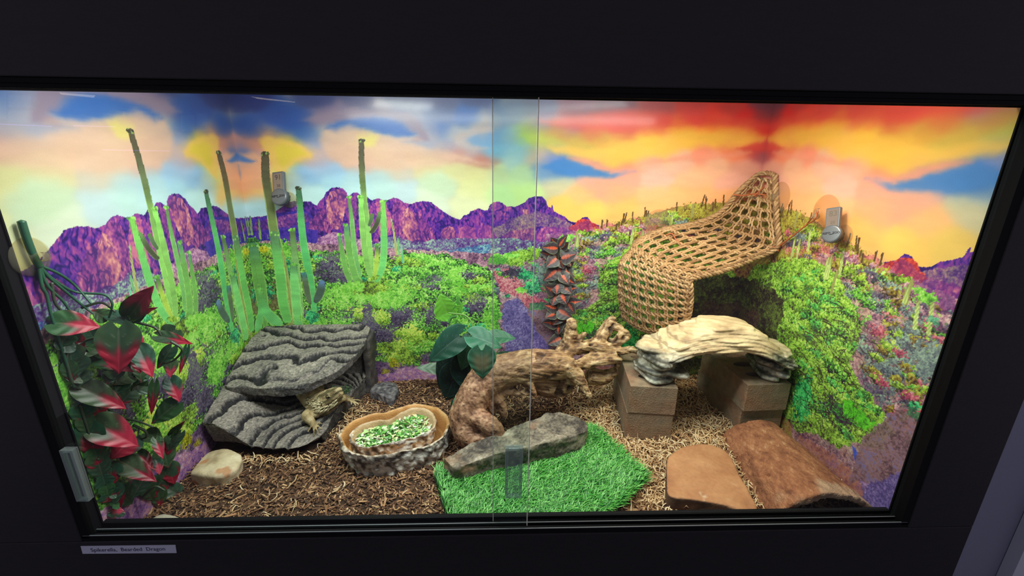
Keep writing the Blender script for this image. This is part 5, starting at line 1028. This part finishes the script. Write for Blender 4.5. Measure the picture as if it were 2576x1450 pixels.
for i in range(len(S_ROWS)-1):
    s0, s1 = S_ROWS[i], S_ROWS[i+1]; wide = np.linalg.norm(hsurf(s0, 0)[0]-hsurf(s0, 1)[0]); nc = max(2, int(round(wide/.021)))
    for j in range(nc):
        tc = (j+.5)/nc+rr.uniform(-.012, .012); dt = .0055/wide
        for sg in (-1, 1):
            f = np.linspace(-.18, 1.18, 9); ts = np.clip(tc+sg*dt*np.array([.35, .8, 1.0, .75, .55, .75, 1.0, .8, .35])*.62, 0, 1); ss = np.clip(s0+(s1-s0)*f, 0, 1)
            P = hsurf(ss, ts)+hnorm(ss, ts)*(.0046*np.sin(np.pi*(f+.18)/1.36)**.5*np.array([-.6, .8, 1, .8, .6, .7, 1, .9, -.6]))[:, None]; net.tube(spline(P, 16), .0023*np.ones(16), 6, np.array(pal(np.array(rr.uniform(.3, 1)), ROPE), float))
net.build('net', M_ROPE, t)
for e in (0, 1):
    bd = MB(); ss = np.linspace(0, 1, 120); P = hsurf(ss, np.full(120, float(e))); twist(bd, P, .0030, .0035, 3, .030, 7); twist(bd, P+hnorm(ss, np.full(120, .5))*.003+(hsurf(ss, np.full(120, .5))-P)*.055, .0024, .0026, 2, .022, 6, 1.0); bd.build('edge_rope', M_ROPE, t)
for e, s_ in ((0, .004), (1, .997)):
    bd = MB(); tt = np.linspace(0, 1, 50); twist(bd, hsurf(np.full(50, s_), tt), .0029, .0033, 3, .028, 7); bd.build('end_rope', M_ROPE, t)
M_TIE = mat('leather_cord', (178, 92, 50), .55, var=.15)
def tie(L, r=.0016):
    b = MB(); P = np.array([lp(*q) if len(q) == 3 else q for q in L]); b.tube(spline(P, len(P)*6), r, 7); b.build('tie', M_TIE, t)
HK = atx(2052, 545, .575)
tie([(1935,628,.400),(1957,622,.395),tuple(HK+np.array([0, 0, -.003]))+(0,)] if False else [(1935,628,.400),(1957,621,.392),(1990,597,.36),(2030,565,.315)])
b = MB(); b.tube(spline(np.array([lp(2030,565,.315), HK+np.array([-.004,-.004,-.006]), HK+np.array([-.004,-.006,.005]), HK+np.array([0,-.002,.009]), lp(2033,560,.317), lp(2030,565,.315)]), 30), .0013, 7); b.build('tie', M_TIE, t)
tie([(1846,490,.478),(1872,492,.472),(1900,488,.470),(1928,492,.465)]); tie([(1895,494,.470),(1912,480,.470),(1922,470,.474)]); tie([(1675,592,.455),(1690,588,.452),(1700,602,.44),(1722,622,.425)]); tie([(1932,630,.392),(1948,622,.386),(1958,632,.386)])
c = atx(2078, 535, .6095); cup_ = suction_cup(t, c, (-1, 0, 0), .034, M_CUP)
k = MB(); k.tube([c+np.array([-.018, 0, 0]), (c+np.array([-.018, 0, 0])+HK)/2, HK], [.004, .004, .006], 10); k.ball(HK, .0065); k.build('cup_knob', M_CUP, cup_)
suction_cup(t, atx(1962, 497, .6095), (-1, 0, 0), .034, M_CUP); suction_cup(t, aty(1655, 562, .5085), (0, -1, 0), .034, M_CUP)

# ------------------------------------------------------------------ two small thermometers on suction cups
M_SILVER = mat('silver_plastic', (104, 106, 112), .35, metal=.3); M_DARKP = mat('dark_ribbed_plastic', (70, 74, 80), .4); M_LCD = mat('grey_lcd', (124, 106, 98), .25); M_INK = mat('black_print', (22, 20, 24), .5)
def thermometer(label, c, n, up, cupc, cupn, digits, sc=1.0):
    c = np.array(c, float); n = np.array(n, float); n /= np.linalg.norm(n); up = np.array(up, float); up -= n*(up@n); up /= np.linalg.norm(up); a = np.cross(up, n)*sc; up = up*sc; n = n*sc
    t = thing('thermometer', label, 'thermometer', c); th = np.linspace(0, 2*math.pi, 41)[:-1]; ring = lambda r, z, cut=9: c+n*z+np.clip(r*np.cos(th), -9, 9)[:, None]*a+np.minimum(r*np.sin(th), cut)[:, None]*up
    b = MB(); b.loft([ring(.0192, .000), ring(.0192, .0075), ring(.0180, .0090), ring(.015, .0093)]); bd_ = b.build('body', M_SILVER, t)
    b = MB(); r2 = .0178*(1+.03*np.sign(np.sin(th*12))); b.loft([c+n*-.008+(r2*np.cos(th))[:, None]*a+(r2*np.sin(th))[:, None]*up, c+n*.0005+(r2*np.cos(th))[:, None]*a+(r2*np.sin(th))[:, None]*up]); b.build('ribbed_collar', M_DARKP, t)
    def plate_(x0, x1, y0, y1, z0, z1):
        P = np.array([(x0, y0), (x1, y0), (x1, y1), (x0, y1)]); return [np.array([c+a*p[0]+up*p[1]+n*z for p in P]) for z in (z0, z1)]
    b = MB(); b.loft(plate_(-.0138, .0138, .012, .0575, -.002, .0075)); dc_ = o = b.build('display_case', M_SILVER, t, False); md = o.modifiers.new('bevel', 'BEVEL'); md.width = .0018; md.segments = 3
    b = MB(); b.loft(plate_(-.0108, .0108, .0165, .0535, .0060, .0079)); b.build('screen', M_LCD, dc_, False)
    mw = lambda x, y, z: Matrix(((a[0], up[0], n[0], (c+a*x+up*y+n*z)[0]), (a[1], up[1], n[1], (c+a*x+up*y+n*z)[1]), (a[2], up[2], n[2], (c+a*x+up*y+n*z)[2]), (0, 0, 0, 1)))
    def glyphs(name, s, x, y, z, size, m, bold=0, par=None):
        cu = bpy.data.curves.new(name, 'FONT'); cu.body = s; cu.size = size; cu.align_x = 'CENTER'; cu.align_y = 'CENTER'; cu.extrude = .00008; cu.offset = bold
        o = bpy.data.objects.new(name, cu); COL.objects.link(o); me = bpy.data.meshes.new_from_object(o.evaluated_get(bpy.context.evaluated_depsgraph_get())); bpy.data.objects.remove(o, do_unlink=True)
        me.transform(mw(x, y, z)); me.materials.clear(); me.materials.append(m); o = bpy.data.objects.new(name, me); COL.objects.link(o); o.parent = par; o.matrix_parent_inverse = Matrix.Translation(-Vector(par.location)); return o
    md_ = mat('lcd_digit', digits[2], .4)
    glyphs('upper_digits', digits[0], .001, .0435, .0081, .0165, md_, 0, dc_); glyphs('lower_digits', digits[1], .001, .0245, .0081, .0095, md_, 0, dc_)
    glyphs('logo', 'REPTI', -.0085, .001, .0096, .0062, M_INK, .0002, bd_); glyphs('logo', 'ZOO', .0100, .001, .0096, .0062, M_INK, .0002, bd_)
    b = MB(); P = np.array([c+a*x+up*y+n*.0096 for x, y in [(-.002,-.0022),(.001,-.0017),(.004,-.0010),(.006,-.0002)]]); b.tube(P, .0005, 5); b.build('logo_stroke', M_INK, bd_)
    cupc = np.array(cupc, float); cupn = np.array(cupn, float); cp_ = suction_cup(t, cupc, cupn, .019, M_CUP)
    b = MB(); b.tube([cupc+cupn*.018, (cupc+cupn*.018+c)/2, c-n*.006], [.004, .004, .006], 10); b.build('cup_neck', M_SILVER, cp_)
thermometer('small silver digital thermometer on the back wall beside the tall printed cactus', aty(707, 497, .484), (-.20, -.95, .30), (-.13, 0, 1), aty(727, 503, .5085), (0, -1, 0), ('91', '38', (70, 58, 62)))
c = atx(2096, 590, .586); thermometer('small silver digital thermometer on the right wall beside the hammock tie', c, (-.90, -.36, .24), (.0, .30, 1), atx(2124, 592, .6095), (-1, 0, 0), ('83', '20', (96, 84, 70)), .84)

# ------------------------------------------------------------------ grass mat
QA, QB, QC, QE = gz(1092, 1200, G)[:2], gz(1490, 1088, G)[:2], gz(1622, 1215, G)[:2], gz(1500, 1303, G)[:2]
QD = np.array([gz(1135, 1306, G)[0], .018]); QE = np.array([QE[0], .022]); POLY = np.array([QA, QB, QC, QE, QD])
def inside(x, y, P):
    r = np.zeros(x.shape, bool)
    for (x0, y0), (x1, y1) in zip(P, np.roll(P, -1, 0)): r ^= ((y0 > y) != (y1 > y)) & (x < (x1-x0)*(y-y0)/(y1-y0+1e-12)+x0)
    return r
t = thing('grass_mat', 'bright green artificial grass mat lying at the front centre under the slab', 'artificial grass', (POLY[:, 0].mean(), POLY[:, 1].mean(), G)); rs = np.random.RandomState(5)
b = MB(); b.loft([np.c_[POLY, np.full(5, G-.004)], np.c_[POLY, np.full(5, G+.002)]]); b.build('backing', mat('turf_backing', (30, 62, 32), .9), t, False)
n = 26000; x = rs.uniform(POLY[:, 0].min(), POLY[:, 0].max(), n*2); y = rs.uniform(POLY[:, 1].min(), POLY[:, 1].max(), n*2); k = inside(x, y, POLY); x, y = x[k][:n], y[k][:n]; n = len(x)
L = rs.uniform(.014, .028, n); lean = rs.uniform(.5, 1.5, n); az = .55+rs.randn(n)*.75+.9*(fbm2(x*30, y*30, 2)-.5)*2; dirx, diry = np.cos(az), np.sin(az); wx, wy = -np.sin(az), np.cos(az); W_ = rs.uniform(.0007, .0013, n)
P0 = np.stack([x, y, np.full(n, G+.001)], -1); V = []
for f, wf in ((0, 1), (.35, 1), (.7, .8), (1, .15)):
    hx = L*np.sin(lean*f)*f*.9; hz = L*(np.sin(f*(1.9-lean*.5))/1.35); c = P0+np.stack([dirx*hx, diry*hx, hz], -1)
    for sg in (-1, 1): V.append(c+np.stack([wx*W_*wf*sg, wy*W_*wf*sg, 0*x], -1))
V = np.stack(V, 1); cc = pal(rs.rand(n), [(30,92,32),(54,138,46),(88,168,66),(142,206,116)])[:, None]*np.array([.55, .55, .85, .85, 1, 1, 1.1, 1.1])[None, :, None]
ix = np.arange(n)[:, None]*8; Q = np.concatenate([ix+np.array([[q, q+1, q+3, q+2]]) for q in (0, 2, 4)], 1).reshape(-1, 4)
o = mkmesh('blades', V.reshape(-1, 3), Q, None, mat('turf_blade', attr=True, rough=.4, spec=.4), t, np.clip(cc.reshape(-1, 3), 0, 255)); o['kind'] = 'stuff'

# ------------------------------------------------------------------ loose substrate
HIDE = np.array([(-.61,.235),(-.50,.225),(-.40,.225),(-.375,.3),(-.345,.46),(-.345,.51),(-.61,.51)])
BRK = [np.array([(LFT[0]-.004,.25),(LFT[0]+.092,.24),(LFT[0]+.115,.42),(LFT[0]+.018,.43)]), np.array([(.512,.27),(.600,.27),(.590,.44),(.500,.44)])]
n = 34000; x = rs.uniform(-.607, .60, n); y = rs.uniform(.016, .505, n)
pr = 1-smooth(.12, .24, x+.07*(fbm2(x*14, y*14, 3)-.5)*2); pr = np.maximum(pr, .95*smooth(.075, .04, y)); k = (rs.rand(n) < pr) & ~inside(x, y, POLY) & ~inside(x, y, HIDE) & ~inside(x, y, OUT*.9+BC*.1)
x, y = x[k], y[k]; n = len(x); L = rs.gamma(3.2, .0017, n)+.0025; W_ = L*rs.uniform(.18, .5, n); H_ = rs.uniform(.0006, .0014, n)+.0; az = rs.uniform(0, 6.283, n); ti = rs.randn(n)*.32; ro = rs.randn(n)*.45
A = np.stack([np.cos(az)*np.cos(ti), np.sin(az)*np.cos(ti), np.sin(ti)], -1); Bv = np.stack([-np.sin(az), np.cos(az), 0*az], -1); Nn = np.cross(A, Bv); Bv, Nn = Bv*np.cos(ro)[:, None]+Nn*np.sin(ro)[:, None], Nn*np.cos(ro)[:, None]-Bv*np.sin(ro)[:, None]
C0 = np.stack([x, y, hfloor(x, y)+rs.uniform(.0005, .0055, n)], -1); V = []
for sz in (-1, 1):
    for sx, sy, ta in ((-1, -1, .6), (1, -1, .35), (1, 1, .6), (-1, 1, .8)): V.append(C0+A*(L*sx*.5)[:, None]+Bv*(W_*sy*.5*ta)[:, None]+Nn*(H_*sz*.5)[:, None])
V = np.stack(V, 1); cc = pal(rs.beta(1.3, 2.2, n), [(70,48,38),(120,84,60),(160,118,84),(198,158,116),(228,196,154)])*rs.uniform(.85, 1.1, n)[:, None]
ix = np.arange(n)[:, None]*8; Q = np.concatenate([ix+np.array([q]) for q in ((0,3,2,1),(4,5,6,7),(0,1,5,4),(1,2,6,5),(2,3,7,6),(3,0,4,7))], 1).reshape(-1, 4)
o = mkmesh('bark_chips', V.reshape(-1, 3), Q, None, mat('bark_chip', attr=True, rough=.85), None, np.repeat(cc, 8, 0), False); tag(o, 'brown bark chip bedding covering the left and middle of the floor', 'bedding', kind='stuff')
n = 8000; x = rs.uniform(.10, .604, n); y = rs.uniform(.02, .505, n); pr = smooth(.12, .24, x+.07*(fbm2(x*14+3, y*14, 3)-.5)*2)*(1-.85*smooth(.075, .04, y)); k = (rs.rand(n) < pr) & ~inside(x, y, POLY*.97+POLY.mean(0)*.03)
for q in BRK: k &= ~inside(x, y, q)
x, y = x[k], y[k]; xe = rs.uniform(-.6, .1, 150); ye = rs.uniform(.03, .5, 150); ke = ~inside(xe, ye, HIDE) & ~inside(xe, ye, POLY) & ~inside(xe, ye, OUT); cl = rs.rand(90, 2); x = np.r_[x, xe[ke], -.385+.05*cl[:, 0]+.02*cl[:, 1], -.52+.14*rs.rand(60)]; y = np.r_[y, ye[ke], .27+.12*cl[:, 1], .195+.02*rs.rand(60)]
n = len(x); m = 7; L = rs.uniform(.014, .040, n); az = rs.uniform(0, 6.283, n); cv = rs.randn(n)*1.3; f = np.linspace(-.5, .5, m)
ang = az[:, None]+cv[:, None]*f*2; px_ = np.cumsum(np.cos(ang), 1)/m*L[:, None]; py_ = np.cumsum(np.sin(ang), 1)/m*L[:, None]; pz_ = rs.randn(n)[:, None]*.006*f*2+(.003*rs.rand(n))[:, None]*np.cos(f*6)[None]+.002*rs.randn(n)[:, None]*np.sin(f*9)[None]
C0 = np.stack([x[:, None]+px_-px_.mean(1, keepdims=True), y[:, None]+py_-py_.mean(1, keepdims=True), (hfloor(x, y)+rs.uniform(.001, .009, n))[:, None]+pz_], -1); C0[..., 0] = np.clip(C0[..., 0], -.604, .604); C0[..., 1] = np.clip(C0[..., 1], .014, .506)
r_ = rs.uniform(.0007, .0017, n)[:, None]*np.array([.5, 1, 1, 1, 1, 1, .4]); s1 = np.stack([-np.sin(ang), np.cos(ang), 0*ang], -1); s2 = np.array([0, 0, 1.0])
V = np.stack([C0+s1*r_[..., None], C0+s2*r_[..., None]*.8, C0-s1*r_[..., None], C0-s2*r_[..., None]*.8], 2); cc = pal(rs.rand(n), [(168,124,86),(212,172,124),(232,202,158),(240,220,184)])
ix = np.arange(n)[:, None, None]*(m*4); j = np.arange(m-1)[None, :, None]*4; q = np.arange(4)[None, None]; Q = np.stack([ix+j+q, ix+j+(q+1) % 4, ix+j+4+(q+1) % 4, ix+j+4+q], -1).reshape(-1, 4)
o = mkmesh('straw', V.reshape(-1, 3), Q, None, mat('shredded_straw', attr=True, rough=.8), None, np.repeat(cc, m*4, 0)); tag(o, 'pale shredded wood straw bedding on the right side of the floor', 'bedding', kind='stuff')
# sprig of green moss in the hide beside the lizard
b = MB(); rr = random.Random(8)
for k in range(90):
    p = aty(rr.uniform(838, 880), rr.uniform(975, 992), .345+rr.uniform(-.01, .012)); d = np.array([rr.uniform(-1, 1), rr.uniform(-1, .4), rr.uniform(0, 1)])*.008; b.tube(np.array([p, p+d*.5+np.array([0, 0, .001]), p+d]), .0006, 5, np.array(pal(np.array(rr.random()), [(34,62,34),(62,100,56),(110,140,96)]), float))
o = b.build('moss_tuft', mat('dry_moss', attr=True, rough=.8), None); tag(o, 'little tuft of dark green moss behind the lizard in the rock hide', 'moss', kind='stuff')

# ------------------------------------------------------------------ the room behind the visitor, seen mirrored in the glass
def mir(px, py, dist):
    p = aty(px, py, -.0120); d = p-CAM; d[1] = -d[1]; d /= np.linalg.norm(d); return p+d*dist
def emit(name, corners, m):
    b = MB(); P = np.array(corners); nrm = np.cross(P[1]-P[0], P[3]-P[0]); nrm /= np.linalg.norm(nrm); b.loft([P, P+nrm*.01]); return struct(b.build(name, m, None, False))
M_TUBE = glow_mat('ceiling_tube_glow', (255, 240, 215), 5.0); M_DAY = glow_mat('daylit_window', (190, 215, 255), .8); M_LED = glow_mat('violet_led_strip', (170, 130, 255), 5.0)
for i, (q0, q1, m, dist) in enumerate([((150,233,240,240), (155,238,236,246), M_TUBE, 3.2), ((632,243,742,256), (650,249,742,258), M_TUBE, 3.2)]):
    emit('trim_%d' % (10+i), [mir(q0[0], q0[1], dist), mir(q0[2], q0[3], dist), mir(q1[2], q1[3], dist), mir(q1[0], q1[1], dist)], m)
for i, (x0, y0, x1, y1, dist) in enumerate([(0,312,130,318,3.5),(184,316,292,319,3.5),(258,377,428,380,3.5)]):
    emit('trim_%d' % (14+i), [mir(x0, y0-1, dist), mir(x1, y1-1, dist), mir(x1, y1+1.2, dist), mir(x0, y0+1.2, dist)], M_LED)
for i, (x0, y0, x1, y1) in enumerate([(22,240,78,270),(22,278,82,308),(0,232,15,300),(455,290,490,330),(494,285,522,330)]):
    emit('window_%d' % (1+i), [mir(x0, y0, 4), mir(x1, y0, 4), mir(x1, y1, 4), mir(x0, y1, 4)], M_DAY)
